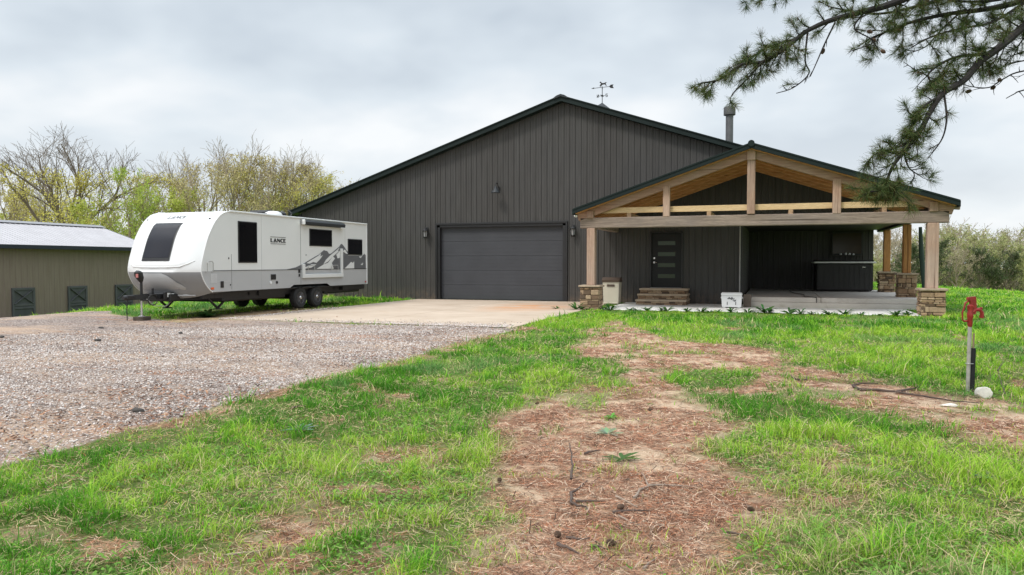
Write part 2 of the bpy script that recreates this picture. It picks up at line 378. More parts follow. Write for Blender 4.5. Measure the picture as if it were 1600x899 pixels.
def cover(x,y):
    """returns gravel, dirt, apron-dirt weights 0..1"""
    wx=x+(fbm(x*.9,y*.9,4,5)-.5)*.9; wy=y+(fbm(x*.9,y*.9,4,6)-.5)*.9
    edge=-5.55+(fbm(x*.5,y*.5,4,8)-.5)*.5
    g=sm(.25,-.15,x-edge)
    north=np.where(x>-14.2,16.3,15.0+.56*np.maximum(0,-14.2-x))
    g=g*sm(.5,-.3,wy-north)
    g=np.where((x<-21.5)&(y<30),np.maximum(g,sm(.8,-.5,wy-(19.2+.5*(-21.5-x)))*sm(.3,-.3,edge+5.55+.0)),g)
    d=sm(.22,-.28,polyd(wx,wy,DA)); 
    nz=fbm(x*2.2,y*2.2,4,9)
    d=d*np.clip(1.25-sm(.52,.66,nz)*.9*sm(7.2,9.5,y),0,1)
    for q,k in ((TUFT,1),(TUFT2,.9),(TUFT3,.75)): d=d*(1-k*sm(.12,-.12,polyd(wx,wy,q)))
    sp=0
    for q,k in ((SP1,.85),(SP2,.55),(SP3,.45),(SP4,.75),(SP5,.75)):
        sp=np.maximum(sp,k*sm(.25,-.3,polyd(wx,wy,q)))
    d=np.maximum(d,sp*sm(.42,.58,nz*.55+fbm(x*6,y*6,3,19)*.45+sp*.06))
    # worn rim between gravel and lawn, and the strip beside the trailer
    rim=np.exp(-((x-edge-.15)/.28)**2)*sm(.42,.6,fbm(x*1.3,y*1.3,3,12))*(y<17); d=np.maximum(d,rim*.8)
    tip=sm(1.6,.2,np.hypot((x+6.1)/1.2,(y-14.6)/1.4)); d=np.maximum(d,tip*.8*sm(.4,.6,nz))
    strip=sm(.3,-.3,np.abs(x+14.6)-.75)*sm(13.5,15,y)*sm(24,20,y); d=np.maximum(d,strip*.85)
    # a few thin bare spots in the lawn
    d=np.maximum(d,.6*sm(.68,.76,fbm(x*1.6,y*1.6,4,21))*(y<22)*(x>-6))
    return g,d*(1-g)
# polar grid centred under the camera, to the horizon
rad=[0.0]; r=.7
while r<900: rad.append(r); r*=1.0125 if r<60 else 1.05
rad=np.array(rad)
a0=R(90+19.1)
angs=np.concatenate([np.linspace(-48,48,620)]+[np.linspace(48.8,311.2,150)]); angs=a0-np.radians(angs)
nr,na=len(rad),len(angs)
RR,AA=np.meshgrid(rad,angs,indexing='ij'); GX=RR*np.cos(AA); GY=RR*np.sin(AA)
GZ=T(GX,GY); g_,d_=cover(GX,GY)
sand_=sandf(GX,GY)
# clumpy micro relief
GZ=GZ+(1-g_)*(fbm(GX*9,GY*9,3,30)-.5)*.03*np.exp(-RR/25)
V=np.stack([GX,GY,GZ],-1).reshape(-1,3)
I=np.arange(nr*na).reshape(nr,na); J=np.roll(I,-1,1)
F=np.stack([I[:-1],J[:-1],J[1:],I[1:]],-1).reshape(-1,4)[:,::-1]
cg=(g_.ravel()[F].mean(1)>.5)
t=NT('ground cover'); v=t.pos(kind='Object')
# lawn soil with thatch
soil=t.mix(t.rf(t.noise(3,6,.7,v),.3,.7),(.085,.115,.025),(.055,.115,.016)); soil=t.mix(t.rf(t.noise(45,4,.7,v),.45,.7,0,.6),soil,(.32,.27,.13))
# far turf reads greener
cdn=t.node('ShaderNodeVectorMath',operation='LENGTH'); t.l.new(t.pos(kind='Object'),cdn.inputs[0])
turf=t.mix(t.rf(t.noise(.5,6,.65,v),.3,.7),(.16,.26,.045),(.24,.32,.07)); soil=t.mix(t.rf(cdn.outputs['Value'],12,45,0,1),soil,turf)
# bare soil and needle litter
dirtc=t.mix(t.rf(t.noise(1.7,7,.7,v,.4),.40,.58),(.29,.15,.09),(.54,.38,.255)); dirtc=t.mix(t.rf(t.noise(30,6,.75,v),.42,.62,0,.65),dirtc,(.16,.075,.045))
dirtc=t.mix(t.rf(t.noise(130,3,.7,v),.5,.7,0,.4),dirtc,(.45,.33,.23))
dirtc=t.mix(t.math('MULTIPLY',t.attr('sand'),.9),dirtc,t.mix(t.rf(t.noise(35,5,.7,v),.35,.65),(.46,.32,.21),(.62,.475,.34)))
# gravel
vo=t.node('ShaderNodeTexVoronoi'); vo.inputs['Scale'].default_value=26; t.l.new(v,vo.inputs['Vector'])
sc_=t.node('ShaderNodeSeparateColor'); t.l.new(vo.outputs['Color'],sc_.inputs[0])
gr=t.ramp(sc_.outputs[0],[(0,(.17,.135,.115)),(.25,(.34,.28,.25)),(.6,(.49,.42,.38)),(1,(.66,.60,.56))])
gr=t.mix(t.rf(vo.outputs['Distance'],.25,.6,0,.8),gr,(.13,.09,.07))
gr=t.mix(t.rf(t.noise(.45,6,.7,t.pos((.6,1.5,1)),.6),.45,.65,0,.75),gr,(.52,.37,.26))
gr=t.mix(t.rf(t.noise(.33,7,.75,t.pos((.5,2.2,1)),.9),.56,.62,0,.55),gr,(.40,.20,.11))
c=t.mix(t.attr('dirt'),soil,dirtc)
c=t.mix(t.rf(t.math('ADD',t.attr('gravel'),t.math('MULTIPLY',t.math('SUBTRACT',t.noise(14,4,.7,v),.5),.8)),.35,.65),c,gr)
t.l.new(c,t.b.inputs['Base Color']); t.b.inputs['Roughness'].default_value=.95; t.b.inputs['Specular IOR Level'].default_value=.15
t.bump(t.math('ADD',t.math('MULTIPLY',vo.outputs['Distance'],t.attr('gravel')),t.noise(40,6,.75,v)),.8,.03); M['ground']=t.m
def sub(name,mask):
    Fm=F[mask]; u,inv=np.unique(Fm.ravel(),return_inverse=True)
    o=np_mesh(name,V[u],inv.reshape(Fm.shape),M['ground'],{'gravel':g_.ravel()[u],'dirt':d_.ravel()[u],'sand':sand_.ravel()[u]}); return tag(o,kind='structure')
sub('ground',~cg); sub('gravel_drive',cg)

# slabs
def slab(name,x0,x1,y0,y1,z0,z1,mat,joints=(),parent=None,stain=None):
    """slab with sawn joints: panels split along the given x or y lines"""
    xs=[x0]+[j for a,j in joints if a=='x']+[x1]; ys=[y0]+[j for a,j in joints if a=='y']+[y1]; b=MB()
    for i in range(len(xs)-1):
        for j in range(len(ys)-1):
            g=.006; xa,xb,ya,yb=xs[i]+(g if i else 0),xs[i+1]-(g if i<len(xs)-2 else 0),ys[j]+(g if j else 0),ys[j+1]-(g if j<len(ys)-2 else 0)
            b.box(((xa+xb)/2,(ya+yb)/2,(z0+z1)/2),(xb-xa,yb-ya,z1-z0),.012)
    return b
b=slab('a',-14.0,-5.75,16.6,28.50,-.15,0,None,[('x',-9.9),('y',20.6),('y',24.6)])
o=b.build('concrete_apron',M['apron']); tag(o,kind='structure')
o=slab('p',-5.3,4.02,24.12,27.0,-.15,0.0,None,[('x',-2.2),('x',.9)]).build('patio',M['patio']); tag(o,kind='structure')
o=slab('p2',-5.3,-1.0,27.0,28.52,-.15,0.0,None,[('x',-2.2)]).build('patio',M['patio']); tag(o,kind='structure')
b=slab('r',-1.0,4.75,27.22,36.2,.165,.33,None,[('x',1.5),('y',31)]); b.box((1.95,31.67,.0),(5.86,9.1,.327)); 
o=b.build('raised_patio',M['raised']); tag(o,kind='structure')

# ------------------------------------------------------------------ metal building
def ribbed(b,pts_fn,u0,u1,pitch,rib,place,off=0):
    """vertical ribbed sheet: trapezoid ribs; pts_fn(u)->(zlo,zhi); place(u,d,z)->xyz"""
    us=[];k=math.floor(u0/pitch)-1
    br=[]
    while k*pitch<u1+pitch:
        c_=k*pitch+off
        for du,d in((-.032,0),(-.014,rib),(.014,rib),(.032,0),(pitch*.5-.012,0),(pitch*.5-.006,rib*.25),(pitch*.5+.006,rib*.25),(pitch*.5+.012,0)): br.append((c_+du,d))
        k+=1
    br=[(u,d) for u,d in br if u0<u<u1]; br=[(u0,0)]+br+[(u1,0)]
    for (ua,da),(ub,db) in zip(br,br[1:]):
        for (zl,zh),(yl,yh) in zip(pts_fn(ua+1e-5),pts_fn(ub-1e-5)):
            if zh-zl<.001 and yh-yl<.001: continue
            b.add([place(ua,da,zl),place(ub,db,yl),place(ub,db,yh),place(ua,da,zh)],[(0,1,2,3)])
W=28.57; RX=-7.79; RZ=7.72; SL=.336
def roofz(u): return RZ-SL*abs(u-RX)
B=empty('metal_building',(RX,W,0),0,'large dark bronze metal shop building with a wide gable, behind the trailer and porch','building')
BO=Vector((RX,W,0))
def loc(b,org):   # shift builder verts to a parent's frame
    b.v=[(x-org[0],y-org[1],z-org[2]) for x,y,z in b.v]; return b
b=MB()
def front(u):
    if -13.15<u<-7.67: return [(3.06,roofz(u)),(3.06,3.06)]
    if -4.40<u<-3.18: return [(2.63,roofz(u)),(0,.56)]
    if u>-1.10: return [(2.92,roofz(u)),(2.92,2.92)]
    return [(-.1,roofz(u)),(0,0)]
# build in sections so openings stay crisp
for ua,ub in((-19.75,-13.15),(-13.15,-7.67),(-7.67,-4.40),(-4.40,-3.18),(-3.18,-1.10),(-1.10,4.2)):
    ribbed(b,front,ua,ub,.2286,.026,lambda u,d,z:(u,W-d,z))
# side walls, recess walls, back wall
E=3.68
ribbed(b,lambda s:[(-.1,E)],W,58,.2286,.022,lambda s,d,z:(-19.75-d,s,z))
ribbed(b,lambda s:[(-.1,2.92)],W,36,.2286,.022,lambda s,d,z:(-1.10+d,s,z))
ribbed(b,lambda s:[(.33,2.92)],-1.10,4.05,.2286,.022,lambda u,d,z:(u,36-d,z))
ribbed(b,lambda s:[(-.1,E)],36,58,.2286,.022,lambda s,d,z:(4.05+d,s,z))
ribbed(b,lambda s:[(-.1,roofz(s))],-19.75,4.2,.2286,.022,lambda u,d,z:(u,58+d,z))
b.add([(-1.1,W,2.92),(4.2,W,2.92),(4.2,36,2.92),(-1.1,36,2.92)],[(0,1,2,3)])    # recess ceiling
b.add([(4.2,W,2.92),(4.2,36,2.92),(4.2,36,E),(4.2,W,E)],[(0,1,2,3)])
b.box((RX,W+14.7,3.62),(23.7,29.2,.05))
wall=loc(b,BO).build('wall',M['siding'],B,recalc=False)
# roof
b=MB()
for sg in(-1,1):
    ue=RX+sg*12.32
    y0,y1=W-.33,58.3
    k=y0
    while k<y1-.01:
        k2=min(k+.23,y1)
        for(ya,yb,d0,d1)in((k,k+.03,0,.03),(k+.03,k+.05,.03,.03),(k+.05,k+.08,.03,0),(k+.08,k2,0,0)):
            z0,z1=RZ+.13,roofz(ue)+.13
            b.add([(RX,ya,z0+d0),(ue,ya,z1+d0),(ue,yb,z1+d1),(RX,yb,z0+d1)],[(0,1,2,3)])
        k=k2
    b.add([(RX,y0,RZ+.02),(ue,y0,roofz(ue)+.02),(ue,y1,roofz(ue)+.02),(RX,y1,RZ+.02)],[(0,1,2,3)])
roof=loc(b,BO).build('roof',M['roofdark'],B,recalc=False)
def xz(p,o): return p
b=MB()
for sg in(-1,1):
    ue=RX+sg*12.36
    for(z0,z1,y0,y1) in((.0,.21,-.36,-.325),(.0,.035,-.325,-.03),(.175,.215,-.40,-.20)):
        b.prism([(RX,RZ+z0),(ue,roofz(ue)+z0),(ue,roofz(ue)+z1),(RX,RZ+z1)],'y',W+y0,W+y1)
    # eave gutter
    b.box((ue,W+14.7,roofz(ue)+.05),(.12,30,.14),.02)
b.build; rt=loc(b,BO).build('rake_trim',M['trim'],roof)
b=MB(); b.prism([(RX-.28,RZ+.07),(RX-.28,RZ+.12),(RX-.16,RZ+.20),(RX,RZ+.25),(RX+.16,RZ+.20),(RX+.28,RZ+.12),(RX+.28,RZ+.07),(RX,RZ+.165)],'y',W-.42,58.4); loc(b,BO).build('ridge_cap',M['roofdark'],roof)
# corner and opening trim
b=MB(); b.box((-19.77,W-.02,1.78),(.12,.12,3.75),.01); loc(b,BO).build('corner_trim',M['black'],B)
b=MB(); b.box((-1.13,W-.03,1.45),(.10,.08,2.94),.008); loc(b,BO).build('corner_trim',M['black'],B)
b=MB(); b.box((-10.4,W-.035,3.10),(5.62,.07,.08),.008)
for x in(-13.19,-7.63): b.box((x,W-.035,1.53),(.08,.07,3.06),.008)
loc(b,BO).build('opening_trim',M['black'],B)
b=MB(); b.box((1.55,W-.04,2.97),(5.3,.10,.10),.01)
loc(b,BO).build('header_trim',M['black'],B)
# garage door
b=MB(); b.box((-13.09,W+.10,1.52),(.12,.26,3.05)); b.box((-7.73,W+.10,1.52),(.12,.26,3.05)); b.box((-10.41,W+.10,3.01),(5.48,.26,.09))
loc(b,BO).build('garage_door_frame',M['black'],B)
b=MB()
for i in range(5):
    z0=.02+i*.592; b.box((-10.41,W+.16,z0+.291),(5.26,.05,.586),.004,tint=.5)
    for q in range(1,4): b.box((-10.41,W+.135,z0+q*.145),(5.24,.006,.006))
gd=loc(b,BO).build('garage_door',M['door_grey'],B)
b=MB(); b.box((-10.41,W+.155,.012),(5.28,.06,.03)); loc(b,BO).build('bottom_seal',M['black'],gd)
# entry door
b=MB(); cx=-3.79
b.box((cx,W+.05,1.60),(1.10,.05,2.03),.006)
ed=loc(b,BO).build('entry_door',simple('black door paint',(.009,.009,.010),.45,0,.1,2,spec=.3),B)
b=MB()
for x in(-4.37,-3.21): b.box((x,W-.01,1.60),(.06,.12,2.12),.006)
b.box((cx,W-.01,2.655),(1.22,.12,.06),.006)
loc(b,BO).build('door_frame',M['black'],ed)
b=MB(); b.box((cx,W-.03,.565),(1.16,.22,.035),.006); loc(b,BO).build('threshold',M['alu'],ed)
for z in(2.24,1.83,1.42,1.01):
    b=MB(); b.box((cx+.0,W+.018,z),(.64,.012,.15),.004); loc(b,BO).build('glass_lite',glass_dark('door lite',(.05,.07,.045),.12) if z==2.24 else bpy.data.materials['door lite'],ed)
b=MB(); b.tube([(cx-.45,W-.03,1.52),(cx-.45,W+.03,1.52)],.035,12); b.tube([(cx-.45,W-.05,1.52),(cx-.34,W-.05,1.52)],.013,8); b.tube([(cx-.45,W-.06,1.52),(cx-.45,W-.02,1.52)],.016,8); loc(b,BO).build('handle',M['chrome'],ed,True)
b=MB(); b.tube([(cx-.45,W-.02,1.68),(cx-.45,W+.03,1.68)],.034,12); loc(b,BO).build('deadbolt',M['chrome'],ed,True)
# downspout at the recess corner
b=MB(); b.tube([(-1.16,W-.10,2.9),(-1.16,W-.10,.42),(-1.16,W-.14,.36)],.022,8); loc(b,BO).build('conduit',M['alu'],B,True)
# window in the back of the recess with things on its sill
wn_=MB(); wn_.box((3.0,35.93,2.35),(1.25,.08,1.0),.01); wo=loc(wn_,BO).build('window',M['black'],B)
b=MB(); b.box((3.0,35.885,2.35),(1.13,.02,.88)); loc(b,BO).build('pane',glass_dark('brown reflecting glass',(.05,.035,.025),.12),wo)
b=MB(); b.box((3.0,35.85,1.83),(1.35,.16,.04),.006); loc(b,BO).build('sill',M['siding'],wo)
for x,h,jl in((2.75,.07,'leftmost of the four small white jars on the sill above the hot tub'),(2.95,.10,'tallest small white jar on the sill above the hot tub'),(3.1,.08,'third small white jar from the left on the sill above the hot tub'),(3.25,.06,'rightmost and lowest small white jar on the sill above the hot tub')):
    b=MB(); b.lathe([(.03,0),(.045,.01),(.05,h*.6),(.03,h)],(0,0,0),n=10); o=b.build('candle_jar',M['cooler'],None,True); o.location=(x,35.84,1.85)
    tag(o,jl,'jar','jars on the window sill')
# chimney pipe
b=MB(); cx_,cy_=-1.77,32.2; b.lathe([(.15,5.5),(.15,7.55)],(cx_,cy_,0),n=20); b.lathe([(.24,5.60),(.24,5.64),(.155,5.9)],(cx_,cy_,0),n=20)
ch=loc(b,BO).build('chimney_pipe',simple('dark stove pipe',(.12,.12,.125),.5,.3,.2,4),roof,True)
b=MB(); b.lathe([(.17,7.50),(.235,7.52),(.235,7.82),(.22,7.84),(.08,7.90),(.01,7.91)],(cx_,cy_,0),n=20); loc(b,BO).build('chimney_cap',simple('pipe cap',(.075,.075,.075),.6,.2,.3,8),B,True)
# cupola
b=MB(); cy2=35.6; b.box((RX,cy2,8.05),(.9,.9,1.1),.02)
for z in(8.1,8.22,8.34,8.46):
    b.box((RX,cy2,z),(.96,.5,.03)); b.box((RX,cy2,z),(.5,.96,.03))
cu=loc(b,BO).build('cupola',M['roofdark'],B)
b=MB(); s_=.68; b.add([(RX-s_,cy2-s_,8.55),(RX+s_,cy2-s_,8.55),(RX+s_,cy2+s_,8.55),(RX-s_,cy2+s_,8.55),(RX,cy2,9.12)],[(0,1,4),(1,2,4),(2,3,4),(3,0,4),(3,2,1,0)]); loc(b,BO).build('cupola_roof',M['roofdark'],cu)
# weather vane (own thing)
Wv=empty('weather_vane',(RX,cy2,9.08),R(-8),'black horse weather vane with an arrow on top of the cupola','weather vane')
b=MB(); b.tube([(0,0,0),(0,0,.80)],.018,8); b.lathe([(.01,.30),(.05,.34),(.055,.37),(.01,.43)],(0,0,0),n=12); b.lathe([(.01,.68),(.035,.70),(.01,.73)],(0,0,0),n=12); b.build('rod',M['black'],Wv,True)
b=MB(); b.beam((-.48,0,.76),(.42,0,.76),.02,.02); b.prism([(-.56,.76),(-.40,.80),(-.44,.76),(-.40,.72)],'y',-.008,.008); b.prism([(.34,.76),(.42,.84),(.56,.84),(.52,.76),(.58,.66),(.42,.68)],'y',-.008,.008); b.build('arrow',M['black'],Wv)
b=MB(); b.beam((-.22,0,.365),(.22,0,.365),.018,.018); b.beam((0,-.22,.365),(0,.22,.365),.018,.018)
b.prism([(-.27,.29),(-.245,.29),(-.195,.39),(-.195,.29),(-.17,.29),(-.17,.44),(-.195,.44),(-.245,.34),(-.245,.44),(-.27,.44)],'y',-.008,.008)
b.prism([(.17,.29),(.27,.29),(.27,.38),(.195,.38),(.195,.415),(.27,.415),(.27,.44),(.17,.44),(.17,.355),(.245,.355),(.245,.315),(.17,.315)],'y',-.008,.008)
b.build('direction_arms',M['black'],Wv)
b=MB(); b.prism([(-.14,1.0),(-.10,1.04),(-.06,1.03),(-.03,.97),(.06,.955),(.13,.965),(.19,.99),(.24,.95),(.20,.96),(.17,.93),(.20,.86),(.22,.80),(.19,.80),(.15,.87),(.09,.89),(.02,.88),(-.02,.87),(-.06,.80),(-.10,.79),(-.06,.87),(-.10,.84),(-.14,.82),(-.10,.89),(-.07,.94),(-.09,.975)],'y',-.012,.012); b.build('horse',M['black'],Wv)
# wall lanterns
def lantern():
    r_=empty('wall_lantern',(0,0,0))
    b=MB(); b.box((0,-.012,.25),(.12,.024,.34),.006); b.tube([(0,-.02,.30),(0,-.10,.38),(0,-.17,.36),(0,-.17,.30)],.014,8)
    b.lathe([(.085,-.005),(.085,.015),(.06,.03)],(0,-.17,0),n=6)
    for k in range(6):
        a=k*math.pi/3; b.tube([(.082*math.cos(a),-.17+.082*math.sin(a),0),(.10*math.cos(a),-.17+.10*math.sin(a),.26)],.008,5)
    b.lathe([(.06,-.05),(.075,-.03),(.085,0)],(0,-.17,0),n=6)
    b.lathe([(.13,.25),(.135,.27),(.09,.32),(.05,.34),(.02,.37),(.008,.40)],(0,-.17,0),n=12)
    b.build('body',M['black'],r_)
    b=MB(); b.lathe([(.072,.015),(.09,.25)],(0,-.17,0),n=6); b.build('glass',M['lampglass'],r_)
    return r_
l1=lantern(); l1.location=(-13.62,W-.028,2.56); tag(l1,'black wall lantern on the left side of the garage door','wall lantern','lanterns beside the garage door')
l2=copy_tree(l1); l2.location=(-7.34,W-.028,2.56); tag(l2,'black wall lantern between the garage door and the porch','wall lantern')
# gooseneck light
G=empty('barn_light',(-10.45,W-.028,4.45),R(0),'black gooseneck barn light high on the wall above the garage door','wall lamp')
b=MB(); b.tube([(0,0,.05),(0,-.03,.05)],.06,14); b.tube([(0,-.02,.05),(0,-.12,.20),(0,-.24,.24),(0,-.33,.18),(0,-.35,.08)],.017,8); b.build('arm',M['black'],G,True)
b=MB(); b.lathe([(.03,.10),(.05,.06),(.07,-.02),(.17,-.12),(.185,-.17),(.17,-.168),(.06,-.03),(.02,.0)],(0,-.35,0),n=20); b.build('lamp_shade',M['roofdark'],G,True)
# security camera at porch corner
C_=empty('security_camera',(-6.22,W-4.2,3.12),R(25),'small white security camera under the left corner of the porch roof','security camera')
b=MB(); b.tube([(0,0,.10),(0,0,.0)],.045,12); b.tube([(0,0,.0),(0,-.02,-.04)],.02,8); b.build('mount',M['cooler'],C_,True)
b=MB(); b.tube([(0,.04,-.06),(0,-.13,-.085)],.04,12); b.build('body',M['cooler'],C_,True)

# ------------------------------------------------------------------ timber porch
PO=Vector((-.68,24.3,0)); PR=empty('porch',PO,0,'open timber porch with gabled dark green roof, wooden truss and stone based posts','porch')
def pier(x,y,z0,w,h,seed,name='stone_pier'):
    rr=random.Random(seed); p=MB(); hw=w/2; z=z0
    p.box((x,y,z0+h/2),(w-.08,w-.08,h),0,tint=0)
    while z<z0+h-.03:
        hh=min(rr.choice([.05,.07,.09,.11,.14,.17]),z0+h-z)
        for side in range(4):
            s=-hw
            while s<hw-.02:
                ll=min(rr.uniform(.10,.38),hw-s)
                if hw-s-ll<.06: ll=hw-s
                pr=rr.uniform(-.012,.022); cxx=s+ll/2; th=.12
                M_=Matrix.Rotation(side*math.pi/2,3,'Z')@Matrix.Rotation(rr.uniform(-.04,.04),3,'Y')@Matrix.Rotation(rr.uniform(-.05,.05),3,'Z')
                cpos=Matrix.Rotation(side*math.pi/2,3,'Z')@Vector((cxx,-(hw-th/2+pr),0))
                p.box((x+cpos.x,y+cpos.y,z+hh/2),(ll-.012,th,hh-.010),.014,M_,rr.random())
                s+=ll
        z+=hh
    p=loc(p,PO); 
    # knock the corners about a little
    p.v=[(a+rr.uniform(-.004,.004),b2+rr.uniform(-.004,.004),c2+rr.uniform(-.004,.004)) for a,b2,c2 in p.v]
    o=p.build(name,M['stone'],PR)
    q=MB(); q.box((x,y,z0+h+.03),(w+.10,w+.10,.065),.012); q=loc(q,PO); q.build('cap_stone',M['cap'],o); return o
pier(-5.68,24.42,-.12,.62,.83,1); pier(4.28,24.42,-.14,.63,.85,2); pier(4.30,28.95,.33,.58,.76,3); pier(4.30,33.8,.33,.58,.76,4)
def post(x,y,z0,z1,w,mat,tint=.5,name='post'):
    p=MB(); p.box((x,y,(z0+z1)/2),(w,w,z1-z0),.015,tint=tint); loc(p,PO).build(name,mat,PR)
post(-5.68,24.42,.77,2.64,.27,M['woodz'],.5); post(4.28,24.42,.77,2.64,.30,M['woodz'],.62); post(4.30,28.95,1.15,2.82,.25,M['woodgold'],.5); post(4.30,33.8,1.15,2.82,.25,M['woodgold'],.6)
def bm_part(name,fn,mat,parent=PR):
    p=MB(); fn(p); return loc(p,PO).build(name,mat,parent)
bm_part('tie_beam',lambda p:p.box((-.68,24.42,2.81),(10.72,.26,.34),.018),M['woodw'])
SP_=.338; PRX=-.68; PRZ=5.0
def pz(u): return PRZ-SP_*abs(u-PRX)
def rafter(p,y,dz,th,w,u0,u1,tint=.5):
    for ua,ub in u0,u1:
        p.beam((ua,y,pz(ua)+dz),(ub,y,pz(ub)+dz),w,th,.012,tint)
# rake rafters
bm_part('rafter',lambda p:p.beam((PRX-.02,24.36,pz(PRX)-.17),(-6.12,24.36,pz(-6.12)-.17),.14,.25,.012),M['woodr'])
bm_part('rafter',lambda p:p.beam((PRX+.02,24.36,pz(PRX)-.17),(4.78,24.36,pz(4.78)-.17),.14,.25,.012),M['woodr'])
bm_part('king_post',lambda p:(p.box((PRX,24.36,3.84),(.235,.20,1.70),.015,tint=.3),p.box((PRX,24.335,4.80),(.25,.25,.33),.015,tint=.6)),M['woodz'])
bm_part('truss_post',lambda p:p.box((-3.24,24.37,3.45),(.21,.185,.97),.012,tint=.75),M['woodz'])
bm_part('truss_post',lambda p:p.box((1.74,24.37,3.47),(.23,.18,1.03),.012,tint=.5),M['woodz'])
bm_part('corner_block',lambda p:p.box((-5.69,24.33,3.08),(.22,.24,.24),.012,tint=.15),M['woodz'])
bm_part('corner_block',lambda p:p.box((4.28,24.36,3.10),(.22,.24,.28),.012,tint=.3),M['woodz'])
bm_part('corner_bracket',lambda p:(p.beam((4.35,24.37,3.12),(4.95,24.37,3.06),.12,.12,.01)),M['woodw'])
bm_part('tie_board',lambda p:p.box((-.70,24.47,3.21),(9.96,.045,.18),.004),M['woodnew'])
for u in(-4.46,-1.94,.47,3.03): bm_part('joist',lambda p:p.box((u,26.5,3.05),(.13,4.1,.14),.008,tint=.55),wood('joist wood',(.44,.28,.16),(.55,.37,.22),(.4,.3,.2),.2,'y') if u==-4.46 else bpy.data.materials['joist wood'])
# inner rafters (bright-brown) and boarded soffit
for y in(25.3,26.25,27.2,28.1):
    bm_part('inner_rafter',lambda p:[p.beam((PRX,y,pz(PRX)-.16),(ue,y,pz(ue)-.16),.09,.19,.006,.45) for ue in(-5.95,4.6)],M['soffit'])
def soff(p):
    for ue in(-6.14,4.8):
        y=24.05
        while y<W-.06:
            y2=min(y+.14,W-.04); p.beam((PRX,(y+y2)/2,pz(PRX)-.045),(ue,(y+y2)/2,pz(ue)-.045),y2-y-.008,.02,.003,random.uniform(.2,.8)); y+=.14
rf=bm_part('roof',lambda p:[p.add([(PRX,ya,pz(PRX)+.10+d0),(ue,ya,pz(ue)+.10+d0),(ue,yb,pz(ue)+.10+d1),(PRX,yb,pz(PRX)+.10+d1)],[(0,1,2,3)]) for ue in(-6.2,4.86) for k in range(20) for ya,yb,d0,d1 in((24.02+k*.2275,24.05+k*.2275,0,.028),(24.05+k*.2275,24.08+k*.2275,.028,0),(24.08+k*.2275,24.02+(k+1)*.2275,0,0))],M['trim'])
bm_part('soffit',soff,M['soffit'],rf)
def fascia(p):
    for ue in(-6.22,4.88):
        p.prism([(PRX,pz(PRX)-.035),(ue,pz(ue)-.035),(ue,pz(ue)+.10),(PRX,pz(PRX)+.10)],'y',23.99,24.03)
        p.prism([(PRX,pz(PRX)+.09),(ue,pz(ue)+.09),(ue,pz(ue)+.135),(PRX,pz(PRX)+.135)],'y',23.97,24.2)
        p.box((ue,26.3,pz(ue)+.03),(.035,4.6,.17),.004)
bm_part('fascia',fascia,M['trim'],rf)
bm_part('ridge_cap',lambda p:p.tube([(PRX,23.95,PRZ+.10),(PRX,W-.03,PRZ+.10)],.10,12),M['trim'],rf)
# side header beam along the recess
bm_part('side_beam',lambda p:p.box((4.30,30.35,2.98),(.22,11.4,.30),.012),M['black'])
bm_part('header_beam',lambda p:p.box((-5.68,26.5,2.80),(.22,3.9,.28),.012),M['woodw'])

# ------------------------------------------------------------------ things on the patio
# lidded bin
Bn=empty('waste_bin',(-5.61,W-1.1,0),0,'cream plastic bin with brown lid by the left porch wall','waste bin')
b=MB(); z0,z1=.0,.80
b.add([(-.27,-.24,z0),(.27,-.24,z0),(.27,.24,z0),(-.27,.24,z0),(-.30,-.27,z1),(.30,-.27,z1),(.30,.27,z1),(-.30,.27,z1)],[(0,1,5,4),(1,2,6,5),(2,3,7,6),(3,0,4,7),(0,3,2,1),(4,5,6,7)])
b.box((0,-.262,.78),(.60,.02,.05),.006); b.box((0,-.255,.04),(.52,.02,.05),.006); b.build('body',M['cream'],Bn)
b=MB(); b.prism([(-.30,.80),(.30,.80),(.29,.86),(.18,.97),(-.18,.97),(-.31,.88)],'x',-.32,.32); b.build('lid',M['brownp'],Bn)
b=MB(); b.box((0,-.285,.68),(.28,.02,.08),.006); b.build('handle_slot',M['brownp'],Bn)
# stone steps
St=empty('stone_steps',(-3.80,27.8,0),0,'three tier stacked stone step in front of the entry door','steps')
rr=random.Random(5)
for i,(wd,dp,zt,yo) in enumerate(((1.80,1.40,.19,0),(1.78,1.05,.38,.17),(1.74,.70,.57,.34))):
    zb=zt-.19; b=MB()
    b.box((0,yo,(zb+zt-.07)/2),(wd-.12,dp-.10,zt-.07-zb),0,tint=0)
    for zz0 in(0,.06):
        s=-wd/2+.04
        while s<wd/2-.06:
            ll=min(rr.uniform(.12,.34),wd/2-.04-s); b.box((s+ll/2,yo-dp/2+.07+rr.uniform(-.01,.02),zb+zz0+.03),(ll-.01,.10,.052),.01,tint=rr.random()); s+=ll
        for sx_ in(-1,1):
            s=-dp/2+.05
            while s<dp/2-.06:
                ll=min(rr.uniform(.12,.3),dp/2-.04-s); b.box((sx_*(wd/2-.07),yo+s+ll/2,zb+zz0+.03),(.10,ll-.01,.052),.01,tint=rr.random()); s+=ll
    o=b.build('stone_riser',M['stone'],St)
    b=MB(); b.box((0,yo,zt-.035),(wd,dp,.07),.014); b.build('tread',simple('sawn step stone',(.42,.33,.235),.9,0,.2,6,.5,30) if i==0 else bpy.data.materials['sawn step stone'],St)
